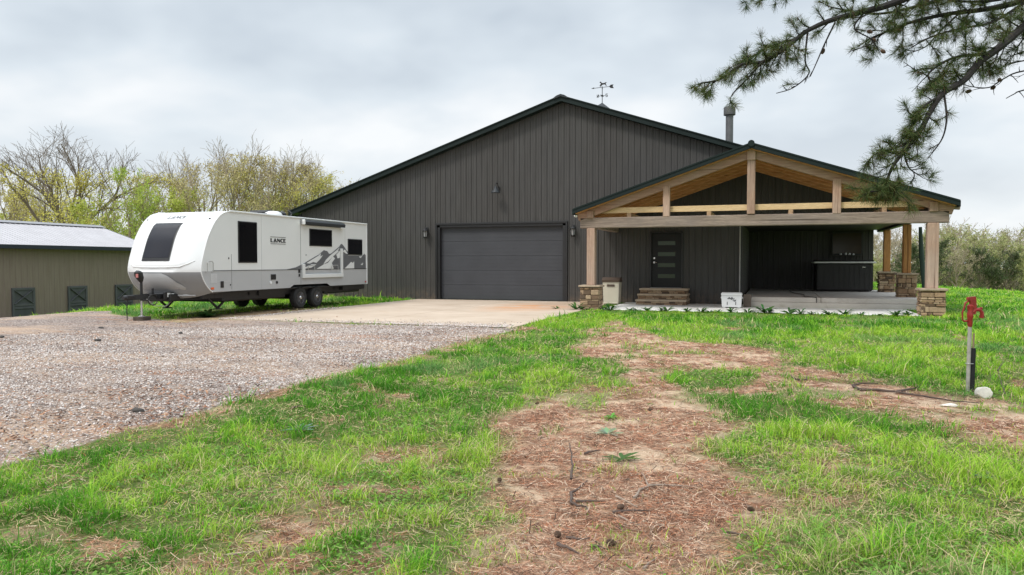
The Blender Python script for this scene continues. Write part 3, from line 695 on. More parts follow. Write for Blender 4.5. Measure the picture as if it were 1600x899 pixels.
# cooler with printed mountains
Cq=empty('cooler',(-1.32,26.3,0),0,'white ice chest with a dark mountain print, on the patio beside the steps block','cooler')
b=MB(); b.add([(-.36,-.20,.03),(.36,-.20,.03),(.36,.20,.03),(-.36,.20,.03),(-.39,-.23,.36),(.39,-.23,.36),(.39,.23,.36),(-.39,.23,.36)],[(0,1,5,4),(1,2,6,5),(2,3,7,6),(3,0,4,7),(0,3,2,1),(4,5,6,7)])
for x in(-.28,.28): b.box((x,-.0,.02),(.10,.36,.04),.008)
b.box((-.40,0,.30),(.03,.20,.05),.008); b.box((.40,0,.30),(.03,.20,.05),.008); b.build('body',M['cooler'],Cq)
b=MB(); b.box((0,0,.41),(.80,.48,.09),.025); b.build('lid',M['cooler'],Cq)
b=MB(); b.prism([(-.17,.27),(-.08,.33),(-.03,.29),(.02,.34),(.07,.28),(.12,.29),(.10,.25),(.05,.26),(0,.24),(-.05,.27),(-.10,.265)],'y',-.235,-.214); b.prism([(.03,.22),(.13,.19),(.17,.21),(.17,.27),(.15,.24),(.09,.235)],'y',-.226,-.208); b.build('print',M['decal'],Cq)
for x in(-.16,.16):
    b=MB(); b.box((x,-.222,.14),(.022,.02,.09),.004); b.build('latch',M['black'],Cq)
Cq.scale=(.84,.9,1.12)
# timber block beside the cooler
b=MB(); b.box((0,0,.215),(.24,.28,.43),.01); o=b.build('timber_block',simple('grey brown block',(.13,.105,.085),.85,0,.3,5,.4,20)); o.location=(-.84,26.95,0); tag(o,'grey brown block at the left end of the raised slab, right of the cooler','block')
# hot tub
Ht=empty('hot_tub',(2.72,34.5,.33),0,'large black hot tub with a closed cover on the raised slab','hot tub')
b=MB(); b.box((0,0,.60),(2.15,1.9,1.14),.06)
for k in range(-5,6): b.box((k*.19,-.955,.58),(.012,.012,1.0))
b.build('cabinet',M['hot'],Ht)
b=MB(); b.box((0,0,1.195),(2.34,2.12,.06),.02); b.build('shell_rim',simple('pale acrylic rim',(.82,.82,.80),.5),Ht)
b=MB(); b.box((0,.0,1.26),(2.2,1.95,.07),.03); b.build('cover',M['hot'],Ht)
b=MB(); b.box((.72,-.965,1.0),(.12,.02,.04),.006); b.build('latch',M['chrome'],Ht)
# black stool/planter shape near the corner: hose reel stand
b=MB(); b.lathe([(.13,0),(.17,.02),(.20,.24),(.21,.26),(.19,.26),(.17,.2)],(0,0,0),n=20); o=b.build('plant_pot',M['black'],None,True); o.location=(4.28,25.6,-.06); tag(o,'black pot on the ground behind the front right stone pier','pot')
# cord on the raised slab
b=MB(); b.tube([(.62,33.5,.345),(.7,31.5,.345),(1.05,29.5,.345),(1.0,28.0,.345),(1.35,27.3,.345),(1.36,27.19,.33),(1.36,27.19,.02)],.012,6); o=b.build('power_cord',M['black'],None,True); tag(o,'thin black cord running over the edge of the raised slab','cord')
# leaning green pole
Pl=empty('leaning_pole',(4.62,27.2,-.05),0,'dark green folded umbrella pole leaning between the porch posts','pole')
b=MB(); b.tube([(0,0,.0),(-.05,0,.6),(-.16,0,1.9),(-.20,0,2.7)],[.03,.06,.075,.05],10); b.build('shaft',simple('dark green metal',(.01,.035,.025),.5),Pl,True)
b=MB(); b.lathe([(.20,0),(.20,.05),(.05,.08)],(0,0,0),n=16); b.build('foot',M['black'],Pl)

# ------------------------------------------------------------------ travel trailer
TX=-14.5; TW=2.5
TR=empty('travel_trailer',(TX-TW/2,20.5,0),0,'white and grey travel trailer with a mountain graphic, parked left of the shop building','travel trailer'); TO=Vector((TX-TW/2,20.5,0))
def tpart(name,fn,mat,parent=TR,smooth=False,recalc=True):
    p=MB(); fn(p); return loc(p,TO).build(name,mat,parent,smooth,recalc)
prof=[(17.55,2.95),(17.25,2.86),(17.0,2.66),(16.84,2.45),(16.68,2.18),(16.55,1.85),(16.45,1.55),(16.41,1.30),(16.46,1.12),(16.58,.92),(16.72,.78),(16.84,.70)]
BK=1.27; ZB=.71; RE=25.15
def body(p):
    for xs in(TX,TX-TW):
        up=[q for q in prof if q[1]>BK]; lo=[q for q in prof if q[1]<BK]
        p.mi=0; P1=[(xs,a,z) for a,z in up]+[(xs,16.41,BK),(xs,RE,BK),(xs,RE,2.95)]; p.add(P1,[tuple(range(len(P1)))])
        # lower band with wheel arch
        p.mi=1; ar=[(20.35,ZB),(20.55,.80),(22.45,.80),(22.65,ZB)]
        P2=[(xs,16.41,BK)]+[(xs,a,z) for a,z in lo]+[(xs,a,z) for a,z in ar]+[(xs,RE,ZB),(xs,RE,BK)]; p.add(P2,[tuple(range(len(P2)))])
    p.mi=0; p.add([(TX,17.55,2.95),(TX,RE,2.95),(TX-TW,RE,2.95),(TX-TW,17.55,2.95)],[(0,1,2,3)]); p.add([(TX,RE,BK),(TX,RE,2.95),(TX-TW,RE,2.95),(TX-TW,RE,BK)],[(0,1,2,3)])
    p.mi=1; p.add([(TX,RE,ZB),(TX,RE,BK),(TX-TW,RE,BK),(TX-TW,RE,ZB)],[(0,1,2,3)]); p.add([(TX,16.84,ZB),(TX,RE,ZB),(TX-TW,RE,ZB),(TX-TW,16.84,ZB)],[(0,1,2,3)])
bd=tpart('body',body,[M['whiteside'],M['grey']],recalc=False)
# front cap: curved shell
def catm(P,n):
    o=[];P=[P[0]]+P+[P[-1]]
    for i in range(1,len(P)-2):
        for k in range(n):
            t_=k/n; a,b_,c_,d2=P[i-1],P[i],P[i+1],P[i+2]
            o.append(tuple(.5*((2*b_[j])+(-a[j]+c_[j])*t_+(2*a[j]-5*b_[j]+4*c_[j]-d2[j])*t_*t_+(-a[j]+3*b_[j]-3*c_[j]+d2[j])*t_**3) for j in range(2)))
    o.append(P[-1]); return o
cp=catm(prof,4); NA=28
def capshape(tt,q):
    s=abs(2*tt-1); bulge=.36*(1-s**2.6); z=q[1]; k=np.clip((2.97-z)/.45,0,1); low=np.clip((z-.55)/.5,0,1)
    drop=-.17*np.clip((.9-z)/.2,0,1)*(1-s**4)
    ridge=.0
    xx=TX-TW*tt
    # scooped V below the window
    vz=1.44+.06*max(0,(s-.52)/.2); d=abs(z-vz)
    if s<.75: ridge=.03*math.exp(-(d/.05)**2)
    # moulded pod of the lower band
    if z<BK and s<.55: ridge+=.05
    return (xx,q[0]-bulge*(.15+.85*k)-ridge,z+drop)
def capf(p):
    rows=[[capshape(j/NA,q) for j in range(NA+1)] for q in cp]
    vs=[v_ for r_ in rows for v_ in r_]; n=NA+1
    p.mi=0
    fu=[];fl=[]
    for i in range(len(cp)-1):
        for j in range(NA):
            f=(i*n+j,i*n+j+1,(i+1)*n+j+1,(i+1)*n+j); (fu if (cp[i][1]+cp[i+1][1])/2>BK-.02 else fl).append(f)
    p.add(vs,fu); p.mi=1; o_=len(p.v)-len(vs)
    p.f+=[tuple(k+o_ for k in f) for f in fl]; p.m+=[1]*len(fl)
fc=tpart('front_cap',capf,[M['white'],M['greylight']],smooth=True,recalc=False)
# lower lip closing panel
tpart('underbelly',lambda p:p.add([(TX,16.84,.70),(TX-.6,16.52,.545),(TX-TW+.6,16.52,.545),(TX-TW,16.84,.70),(TX-TW,17.6,.70),(TX,17.6,.70)],[(0,1,2,3,4,5)]),M['greylight'],fc,recalc=False)
for xs in(TX+.004,TX-TW-.004): tpart('cap_edge_trim',lambda p:p.tube([(xs,a,z) for a,z in cp],.014,6),M['white'],fc,True)
# front window set on the curved cap
def surf(x,z,off=.0):
    tt=(TX-x)/TW
    zs=[q[1] for q in cp]
    for i in range(len(cp)-1):
        if zs[i]>=z>=zs[i+1]:
            f=(zs[i]-z)/(zs[i]-zs[i+1]+1e-9); q=(cp[i][0]*(1-f)+cp[i+1][0]*f,z); c_=capshape(tt,q); return (x,c_[1]-off,z)
    return (x,prof[0][0],z)
def fw(p,x0,x1,z0,z1,off,nx=8,nz=14):
    vs=[surf(x0+(x1-x0)*i/nx,z0+(z1-z0)*j/nz,off) for j in range(nz+1) for i in range(nx+1)]; n=nx+1
    p.add(vs,[(j*n+i,j*n+i+1,(j+1)*n+i+1,(j+1)*n+i) for j in range(nz) for i in range(nx)])
fwn=tpart('front_window',lambda p:fw(p,-16.22,-15.28,1.55,2.60,.014),M['black'],fc,True,False)
tpart('pane',lambda p:fw(p,-16.18,-15.32,1.64,2.565,.020),M['glassf'],fwn,True,False)
tpart('nose_crease',lambda p:p.tube([surf(x_,z_,.004) for x_,z_ in((-16.92,1.56),(-16.75,1.47),(-16.55,1.40),(-16.2,1.385),(-15.75,1.38),(-15.3,1.385),(-14.98,1.40),(-14.8,1.47),(-14.64,1.56))],[.008,.018,.022,.022,.022,.022,.022,.018,.008],8),M['white'],fc,True)
def pod(p):
    nx,nz=14,10; vs=[]
    for j in range(nz+1):
        z=1.22-.62*j/nz; hwid=.30+.62*(j/nz)**.6
        for i in range(nx+1):
            t_=i/nx*2-1; q=surf(-15.75+t_*hwid,max(z,.72),0); vs.append((q[0],q[1]-.015-.075*math.cos(t_*1.4)*math.sin(math.pi*min(1,.12+.6*j/nz)),z-.0))
    n=nx+1; p.add(vs,[(j*n+i,j*n+i+1,(j+1)*n+i+1,(j+1)*n+i) for j in range(nz) for i in range(nx)])
tpart('nose_pod',pod,M['pod'],fc,True,False)
# lettering
LET={'L':[[(0,0),(.62,0),(.62,.2),(.26,.2),(.26,1),(0,1)]],
'A':[[(0,0),(.34,1),(.52,1),(.86,0),(.58,0),(.43,.55),(.33,.16),(.46,.16),(.44,0)]],
'N':[[(0,0),(0,1),(.26,1),(.58,.42),(.58,1),(.70,1),(.70,0),(.52,0),(.14,.66),(.14,0)]],
'C':[[(.66,0),(.66,.2),(.36,.2),(.26,.34),(.26,.66),(.36,.8),(.66,.8),(.66,1),(.22,1),(.0,.74),(.0,.26),(.22,0)]],
'E':[[(0,0),(.6,0),(.6,.18),(.26,.18),(.26,.42),(.52,.42),(.52,.58),(.26,.58),(.26,.82),(.6,.82),(.6,1),(0,1)]]}
ADV={'L':.68,'A':.92,'N':.80,'C':.74,'E':.6}
def lettering(place):
    polys=[];x=0
    for c_ in 'LANCE':
        for pl in LET[c_]: polys.append([place(x+a,b_) for a,b_ in pl])
        x+=ADV[c_]
    for y0,y1 in((-.42,-.32),(1.32,1.42)): polys.append([place(a,b_) for a,b_ in((0,y0),(x,y0),(x,y1),(0,y1))])
    return polys
def flat3(p,polys,off):
    for pl in polys:
        n=len(pl); vs=[tuple(q) for q in pl]+[tuple(Vector(q)+Vector(off)) for q in pl]
        p.add(vs,[tuple(range(n)),tuple(range(n,2*n))[::-1]]+[(i,(i+1)%n,n+(i+1)%n,n+i) for i in range(n)])
tot=sum(ADV.values())
k_=.76/tot
tpart('lettering',lambda p:flat3(p,lettering(lambda a,b_:(TX+.004,19.38+a*k_,2.13+b_*.12)),(.004,0,0)),M['black'],bd)
k2=.62/tot
# front lettering follows the cap: letters are on the front face, read left to right from the front
def frontlet(p):
    for pl in lettering(lambda a,b_:(a,b_)):
        n=len(pl); f_=[surf(-16.06+a*k2,2.735+b_*.075,.006) for a,b_ in pl]; g2=[(x,y-.006,z) for x,y,z in f_]
        p.add(f_+g2,[tuple(range(n)),tuple(range(n,2*n))[::-1]]+[(i,(i+1)%n,n+(i+1)%n,n+i) for i in range(n)])
tpart('front_lettering',frontlet,M['decal'],fc)
for x in(-16.85,-14.68): tpart('marker_lamp',lambda p:p.box(surf(x,2.72,.01),(.05,.05,.03),.008),M['black'],fc)
# side windows
def swin(v0,v1,z0,z1):
    f=tpart('window',lambda p:p.box((TX+.008,(v0+v1)/2,(z0+z1)/2),(.03,v1-v0,z1-z0),.012),M['black'])
    tpart('pane',lambda p:p.box((TX+.022,(v0+v1)/2,(z0+z1)/2-.0),(.008,v1-v0-.06,z1-z0-.06),.003),M['glass'],f)
swin(17.90,18.74,1.50,2.70); swin(21.42,22.76,2.06,2.63); swin(23.80,24.80,1.79,2.37)
# roof edge rail, seam, belt line
for xs in(TX+.01,TX-TW-.01): tpart('roof_rail',lambda p:p.box((xs,21.35,2.955),(.05,7.6,.05),.012),M['whiteside'],bd)
tpart('rear_trim',lambda p:p.box((TX-.01,RE-.01,1.83),(.06,.05,2.24),.01),M['white'],bd)
tpart('belt_stripe',lambda p:(p.box((TX+.004,21.0,1.285),(.008,8.3,.022)),),M['decal'],bd)
tpart('seam',lambda p:p.box((TX+.003,20.93,1.85),(.006,.014,2.15)),M['decal2'],bd)
tpart('seam',lambda p:p.box((TX+.003,17.62,1.25),(.006,.008,1.0)),M['decal2'],bd)
for v_ in(18.95,23.62): tpart('seam',lambda p:p.box((TX+.002,v_,1.83),(.004,.006,2.2)),M['grey'],bd)
# mountain graphic
def s2(px,py):
    r_=ray(px,py); t_=(TX)/r_.x; return (r_.y*t_,H+r_.z*t_)
MT=[s2(*q) for q in((446,421.6),(462,418),(476,411),(486,405),(498,398),(503,393.5),(506,391),(508,392),(511,392.5),(514,397),(517,396.5),(524,390.5),(530,385.5),(532,382),(534,381.3),(537,385),(541,391),(543.5,394),(543.5,399.4),(566.8,399.6),(569,396.5),(571,399),(571.5,420.5))]
gm=tpart('mountain_graphic',lambda p:flat3(p,[[(TX+.004,a,z) for a,z in MT]],(.004,0,0)),M['decal'],bd)
SN=[[(478,411.5),(497,400),(501,396),(500,401),(504,399),(499,406),(494,411),(489,409.5),(484,412)],[(476,418),(487,413),(494,413.5),(486,418.5),(474,420.5)],
[(516,399),(526,391),(530,387),(527,393),(530,392),(520,401),(512,409),(505,413),(509,406)],[(494,420.4),(506,413),(512,411),(520,401),(523,404),(518,411),(521,420.2),(505,420.4)],
[(538,419.8),(545,413),(548,409.5),(551,411),(553,408.5),(553,419.5)],[(525,398),(531,392),(530.5,403),(527,404)],[(535.5,393),(538.5,390),(543,397),(540,396.5)],[(563,414),(567,410.5),(566,414.5)],[(560,401),(566,400.5),(563,403.5)]]
tpart('snow_highlight',lambda p:flat3(p,[[(TX+.009,*s2(*q)) for q in SN[0]]],(.003,0,0)),M['whiteside'],gm)
for pl_ in SN[1:]: tpart('snow_highlight',lambda p:flat3(p,[[(TX+.009,*s2(*q)) for q in pl_]],(.003,0,0)),M['whiteside'],gm)
# slide-out frame
def slide(p):
    p.box((TX+.03,22.2,1.07),(.07,2.45,.13),.012); p.box((TX+.03,21.04,1.29),(.07,.14,.36),.012); p.box((TX+.03,23.34,1.56),(.07,.12,.90),.012)
tpart('slide_out_frame',slide,M['whiteside'],bd)
def hnd(p,v0,v1,z0,z1,r_=.012):
    p.tube([(TX+.01,v0,z0),(TX+.07,v0,z0),(TX+.07,v0,z1),(TX+.07,v0+.04,z1+.04),(TX+.07,v1-.04,z1+.04),(TX+.07,v1,z1),(TX+.07,v1,z0),(TX+.01,v1,z0)],r_,6)
tpart('grab_handle',lambda p:hnd(p,16.58,16.80,1.25,1.50),M['alu'],bd,True)
tpart('grab_handle',lambda p:hnd(p,21.25,21.62,1.27,1.38),M['alu'],bd,True); tpart('grab_handle',lambda p:hnd(p,22.65,23.05,1.27,1.38),M['alu'],bd,True)
# awning
aw=tpart('awning',lambda p:(p.prism([(TX+.0,2.90),(TX+.10,2.90),(TX+.15,2.84),(TX+.14,2.76),(TX+.08,2.73),(TX+.0,2.75)],'y',20.98,23.42),),M['roofdark'],bd)
tpart('awning_arm',lambda p:p.box((TX+.10,20.96,2.82),(.14,.05,.17),.02),M['whiteside'],aw)
tpart('awning_arm',lambda p:(p.box((TX+.09,23.30,2.72),(.10,.25,.05),.015)),M['whiteside'],aw)
# hatches, lights, ports
tpart('utility_hatch',lambda p:(p.box((TX+.01,19.50,1.07),(.02,.24,.16),.006),),M['black'],bd)
tpart('water_inlet',lambda p:(p.tube([(TX,19.37,.90),(TX+.02,19.37,.90)],.045,14),),M['white'],bd)
tpart('power_inlet',lambda p:(p.tube([(TX,19.67,.90),(TX+.02,19.67,.90)],.045,14),),M['black'],bd)
for v_,z_,w_,h_ in((17.22,.90,.12,.18),(17.56,.88,.03,.04),(17.5,1.63,.03,.05),(20.84,1.24,.10,.12),(20.84,1.10,.07,.09),(21.22,1.76,.03,.03)): tpart('hatch_lock',lambda p:p.box((TX+.01,v_,z_),(.02,w_,h_),.006),M['black'],bd)
tpart('compartment_door',lambda p:(p.box((TX+.002,17.2,.98),(.006,.95,.01)),p.box((TX+.002,16.9,1.07),(.008,.25,.26),.004)),simple('pale grey panel',(.46,.465,.47),.4),bd)
tpart('side_marker',lambda p:p.box((TX+.012,16.83,.80),(.02,.12,.06),.008),M['orange'],bd)
tpart('tail_marker',lambda p:p.box((TX+.012,25.03,.80),(.02,.10,.05),.008),M['redlens'],bd)
# roof gear
tpart('roof_air_conditioner',lambda p:(p.box((-15.35,20.4,3.06),(.75,1.0,.20),.06),p.box((-15.3,19.7,3.0),(.9,.9,.08),.03),p.tube([(-14.9,20.95,2.97),(-14.9,21.05,3.12),(-14.85,20.80,3.20)],.02,6)),M['black'],bd)
tpart('roof_vent_dome',lambda p:p.lathe([(.28,0),(.28,.05),(.24,.11),(.15,.15),(.02,.165)],(-14.85,20.0,2.96),n=20),M['white'],bd,True)
tpart('roof_antenna',lambda p:p.lathe([(.12,0),(.12,.04),(.05,.07),(.01,.075)],(-15.6,18.4,2.96),n=16),M['white'],bd,True)
# chassis
def chassis_and_shade_fill(p):
    for x in(TX-.25,TX-TW+.25): p.box((x,20.9,.61),(.09,8.4,.19))
    for v_ in(17.2,18.6,20.0,21.6,23.2,24.8): p.box((TX-TW/2,v_,.60),(TX-TX+TW-.4,.07,.12))
    p.box((TX-TW/2,20.9,.685),(TW-.14,8.2,.045)); p.box((TX-1.2,18.6,.56),(1.6,1.7,.22),.03); p.box((TX-1.2,23.8,.56),(1.5,1.2,.24),.03)
    p.box((TX-1.25,18.95,.54),(2.1,2.9,.30),.04); p.box((TX-1.25,23.8,.56),(2.1,2.3,.26),.04); p.box((TX-1.25,21.4,.60),(1.5,2.2,.16)); p.box((TX-.16,24.3,.62),(.20,1.5,.16)); p.box((TX-.3,19.6,.60),(.3,1.2,.16))  # big black boxes added to deepen the shade under the trailer
    for v_ in(20.96,21.91): p.tube([(TX-TW+.3,v_,.36),(TX-.3,v_,.36)],.04,8)
    p.box((TX-.45,21.43,.48),(.06,1.6,.06)); p.box((TX-TW+.45,21.43,.48),(.06,1.6,.06))
tpart('chassis_and_shade_fill',chassis_and_shade_fill,M['black'])
def stab(p,x,y):
    p.beam((x,y,.56),(x,y+.45,.22),.05,.05); p.beam((x,y+.9,.56),(x,y+.45,.22),.05,.05); p.box((x,y+.45,.20),(.16,.2,.03))
tpart('stabiliser',lambda p:stab(p,TX-.35,17.0),M['black']); tpart('stabiliser',lambda p:stab(p,TX-TW+.35,17.0),M['black'])
# tongue
def tongue(p):
    ap=(TX-TW/2,15.2,.60)
    for x in(TX-.62,TX-TW+.62): p.beam((x,17.3,.60),(TX-TW/2+(.04 if x>TX-TW/2 else -.04),15.35,.60),.06,.13)
    p.box((TX-TW/2,15.30,.60),(.14,.42,.12),.02); p.tube([(ap[0],15.12,.60),(ap[0],15.02,.60)],[.075,.05],12)
    p.box((TX-TW/2,15.95,.60),(.62,.06,.10)); p.box((TX-TW/2,16.35,.56),(1.0,.5,.20),.02)
    p.box((TX-.85,16.15,.62),(.05,.35,.20),.01); p.box((TX-1.1,15.85,.72),(.05,.05,.22),.01)
    p.tube([(TX-1.0,15.75+.16*math.cos(a),.52+.14*math.sin(a)) for a in [k*math.pi/6 for k in range(13)]],.014,6)
tg=tpart('tongue',tongue,M['black'])
tpart('data_plate',lambda p:(p.box((TX-.815,16.12,.64),(.012,.10,.11)),p.box((TX-.815,16.26,.66),(.012,.10,.05))),M['whiteside'],tg)
tpart('safety_chain',lambda p:(p.tube([(TX-1.05,15.6,.55),(TX-1.0,15.8,.36),(TX-.9,16.1,.34),(TX-.85,16.3,.50)],.012,6),),M['alu'],tg,True)
jk=tpart('tongue_jack',lambda p:(p.tube([(-15.75,15.62,.50),(-15.75,15.62,1.02)],.035,12),p.tube([(-15.75,15.62,1.0),(-15.76,15.60,1.09),(-15.77,15.56,1.18),(-15.77,15.55,1.25),(-15.77,15.56,1.29)],[.05,.09,.11,.105,.06],14)),M['black'],TR,True)
tpart('jack_label',lambda p:p.box((-15.72,15.455,1.16),(.08,.02,.10),.006),simple('red grey sticker',(.45,.16,.15),.4),jk)
tpart('jack_leg',lambda p:(p.tube([(-15.75,15.62,.53),(-15.75,15.62,.10)],.028,10),p.lathe([(.09,.0),(.09,.012),(.03,.03)],(-15.75,15.62,.085),n=14)),M['chrome'],jk,True)
tpart('breakaway_cable',lambda p:p.tube([(-15.88,15.3,.55),(-15.90,15.28,.30),(-15.89,15.28,.0)],.012,6),M['black'],tg,True)
# wheels
def wheel(x,y,side):
    r_=.345; p=MB(); hw=.115
    p.lathe([(.19,-hw),(.25,-hw),(.31,-hw*1.02),(.335,-hw*.82),(r_,-hw*.6),(r_,hw*.6),(.335,hw*.82),(.31,hw*1.02),(.25,hw),(.19,hw*.9),(.19,-hw)],(0,0,0),'x',36)
    for k in range(40):
        a=2*math.pi*k/40; M_=Matrix.Rotation(a,3,'X'); c_=M_@Vector((0,r_+.002,0))
        for sx_ in(-.05,.05): p.box((sx_,c_.y,c_.z),(.055,.012,.028),0,M_)
    wh=p.build('wheel',M['tyre'],TR,True); wh.location=Vector((x,y,.375))-TO
    p=MB(); s=side
    p.lathe([(.185,s*.095),(.195,s*.105),(.20,s*.11),(.185,s*.10),(.17,s*.05),(.165,s*-.05)],(0,0,0),'x',32)
    for k in range(6):
        a=2*math.pi*k/6
        for da in(-.16,.16):
            p.beam((s*.085,.04*math.cos(a),.04*math.sin(a)),(s*.095,.185*math.cos(a+da),.185*math.sin(a+da)),.022,.03,.004,up=(1,0,0))
    p.build('rim',M['rim'],wh)
    p=MB(); p.lathe([(.06,s*.06),(.055,s*.105),(.035,s*.125),(.005,s*.128)],(0,0,0),'x',16); p.build('hub_cap',M['chrome'],wh,True)
    p=MB(); p.lathe([(.16,s*.0),(.16,s*.03),(.05,s*.04)],(0,0,0),'x',20); p.build('brake_drum',M['black'],wh)
    return wh
for y in(20.97,21.91): wheel(TX-.14,y,1)
for y in(20.97,21.91): wheel(TX-TW+.14,y,-1)
b=MB(); b.box((0,0,.10),(.30,.34,.20),.012,Matrix.Rotation(.15,3,'Z')); o=b.build('wooden_block',M['block']); o.location=(-15.74,15.62,-.115); tag(o,'dark wooden block under the trailer tongue jack','block')

# ------------------------------------------------------------------ stable on the left
SU=-35.6; SH=empty('stable',(SU-4.5,23,-1.2),0,'long low olive stable with a pale silver metal roof at far left','stable'); SO=Vector((SU-4.5,23,-1.2))
y0s,y1s=8.0,36.3; ez=2.42; rz_=3.70
def spart(name,fn,mat,parent=SH,recalc=False):
    p=MB(); fn(p); return loc(p,SO).build(name,mat,parent,False,recalc)
DV=[(27.16,28.40),(30.31,31.50),(33.37,34.60),(24.0,25.2),(20.9,22.1)]
def swall(p):
    ribbed(p,lambda s:[(-2.3,ez)],y0s,y1s,.305,.02,lambda s,d,z:(SU+d,s,z)); ribbed(p,lambda s:[(-2.3,ez)],y0s,y1s,.305,.02,lambda s,d,z:(SU-9-d,s,z))
    for yy in(y0s,y1s): ribbed(p,lambda s:[(-2.3,rz_-.31*abs(s-(SU-4.5)))],SU-9,SU,.305,.02,lambda u,d,z:(u,yy+(d if yy>20 else -d),z))
spart('wall',swall,M['olive'])
def sroof(p):
    for sg in(1,-1):
        ue=SU-4.5+sg*4.95; k=y0s-.3
        while k<y1s+.3:
            for ya,yb,d0,d1 in((k,k+.03,0,.03),(k+.03,k+.06,.03,0),(k+.06,k+.305,0,0)):
                p.add([(SU-4.5,ya,rz_+.08+d0),(ue,ya,rz_+.08-.31*4.95+d0),(ue,yb,rz_+.08-.31*4.95+d1),(SU-4.5,yb,rz_+.08+d1)],[(0,1,2,3)])
            k+=.305
sr=spart('roof',sroof,M['silver_roof'])
spart('ridge_cap',lambda p:p.prism([(SU-4.9,rz_+.03),(SU-4.5,rz_+.17),(SU-4.1,rz_+.03),(SU-4.5,rz_+.12)],'y',y0s-.35,y1s+.35),simple('grey ridge',(.25,.25,.26),.5),sr,True)
spart('fascia',lambda p:(p.box((SU+.46,(y0s+y1s)/2,ez-.11),(.04,y1s-y0s+.6,.20)),p.box((SU+.2,(y0s+y1s)/2,ez-.20),(.5,y1s-y0s+.5,.02)),p.prism([(SU-4.5,rz_-.10),(SU+.45,rz_-.10-.31*4.95),(SU+.45,rz_+.09-.31*4.95),(SU-4.5,rz_+.09)],'y',y1s+.28,y1s+.32),p.prism([(SU-4.5,rz_-.10),(SU-9.45,rz_-.10-.31*4.95),(SU-9.45,rz_+.09-.31*4.95),(SU-4.5,rz_+.09)],'y',y1s+.28,y1s+.32)),simple('navy black fascia',(.012,.016,.028),.5),SH,True)
dm=simple('charcoal stall door',(.055,.058,.062),.65,0,.2,4)
for i,(a,c_) in enumerate(DV):
    mid=(a+c_)/2; w_=c_-a; top=.26
    def sd(p):
        p.box((SU+.03,mid,top-1.05),(.05,w_,2.1),.006)
    d=spart('stall_door',sd,dm,SH,True)
    def br(p):
        for z in(top-.06,top-.86,top-1.0,top-2.0): p.box((SU+.07,mid,z),(.035,w_,.11),.005)
        for yy in(a+.06,c_-.06): p.box((SU+.07,yy,top-1.05),(.034,.12,2.1),.005)
        p.beam((SU+.07,a+.1,top-.10),(SU+.07,c_-.1,top-.82),.03,.10,.004,up=(1,0,0)); p.beam((SU+.075,c_-.1,top-.10),(SU+.075,a+.1,top-.82),.03,.10,.004,up=(1,0,0))
    spart('cross_brace',br,simple('brace paint',(.066,.069,.073),.65,0,.2,4) if i==0 else bpy.data.materials['brace paint'],d,True)
b=MB(); b.box((0,0,.75),(.10,.10,2.0),.01); o=b.build('fence_post',M['black']); o.location=(SU+2.2,35.2,-1.9); tag(o,'dark post standing near the far end of the stable','post')

# ------------------------------------------------------------------ yard hydrant
hx,hy=og(1512,607,-.02); HZ=float(T(hx,hy))
Hy=empty('yard_hydrant',(hx,hy,HZ),R(19),'red headed yard hydrant on a galvanised pipe beside the bare path','yard hydrant')
b=MB(); b.tube([(0,0,0),(.012,0,.80)],.022,12); b.build('standpipe',simple('old galvanised pipe',(.42,.40,.36),.6,.3,.3,14),Hy,True)
b=MB(); b.tube([(.052,.005,0),(.060,.005,.52)],.030,10); b.build('insulation_sleeve',simple('black foam sleeve',(.012,.012,.013),.8,0,.3,10),Hy,True)
b=MB(); b.tube([(.060,.005,.52),(.066,.005,.70)],.010,8); b.build('support_rod',simple('rusty rod',(.28,.2,.13),.7),Hy,True)
b=MB(); b.tube([(-.012+.03*0+.045*math.cos(a)+.03,.033*math.sin(a),.335) for a in [k*math.pi/8 for k in range(17)]],.005,6); b.build('wire_tie',M['alu'],Hy,True)
b=MB(); b.lathe([(.030,.78),(.036,.80),(.036,.88),(.044,.90),(.044,.94),(.034,.96),(.04,1.0),(.045,1.03),(.02,1.05)],(.012,0,0),n=16)
b.tube([(.03,0,.95),(.10,0,.985),(.17,0,.985),(.205,0,.955),(.212,0,.91)],[.032,.026,.022,.026,.030],12); b.tube([(.205,0,.92),(.205,0,.885)],.034,12)
b.box((.195,0,1.0),(.04,.03,.035),.008)
b.v=[(.012+(x-.012)*(.72 if abs(x-.012)>.05 or z<2 else 1),y,z) for x,y,z in b.v]; b.build('head',M['red'],Hy,True)
b=MB(); b.prism([(-.035,1.135),(.085,1.145),(.105,.99),(.085,.93),(.045,.93),(.03,1.0),(.0,1.09),(-.04,1.105)],'y',-.022,.022)
b.tube([(-.01,0,1.10),(-.07,0,1.06),(-.09,0,1.0),(-.115,0,.95),(-.11,0,.86),(-.08,0,.845),(-.03,0,.85)],.012,8); b.v=[(.012+(x-.012)*.74,y,z) for x,y,z in b.v]; b.build('lever',M['red'],Hy,True)
# pale rock
def rock(name,c,s,seed,mat,label,cat,group=None,n=10):
    rr=random.Random(seed); bm=bmesh.new(); bmesh.ops.create_icosphere(bm,subdivisions=3,radius=1)
    pl=[(Vector((rr.gauss(0,1),rr.gauss(0,1),rr.gauss(0,1))).normalized(),rr.uniform(.55,.9)) for _ in range(n)]
    for v_ in bm.verts:
        for nn,d in pl:
            e_=v_.co.dot(nn)-d
            if e_>0: v_.co-=nn*e_*.9
        v_.co=Vector((v_.co.x*s[0],v_.co.y*s[1],v_.co.z*s[2]))
    me=bpy.data.meshes.new(name); bm.to_mesh(me); bm.free(); me.materials.append(mat); o=bpy.data.objects.new(name,me); COL.objects.link(o); o.location=c; return tag(o,label,cat,group)
rx,ry=og(1537,616,-.02); rock('rock',(rx,ry,float(T(rx,ry))+.045),(.095,.08,.085),3,M['rock'],'pale limestone rock at the foot of the yard hydrant','rock')
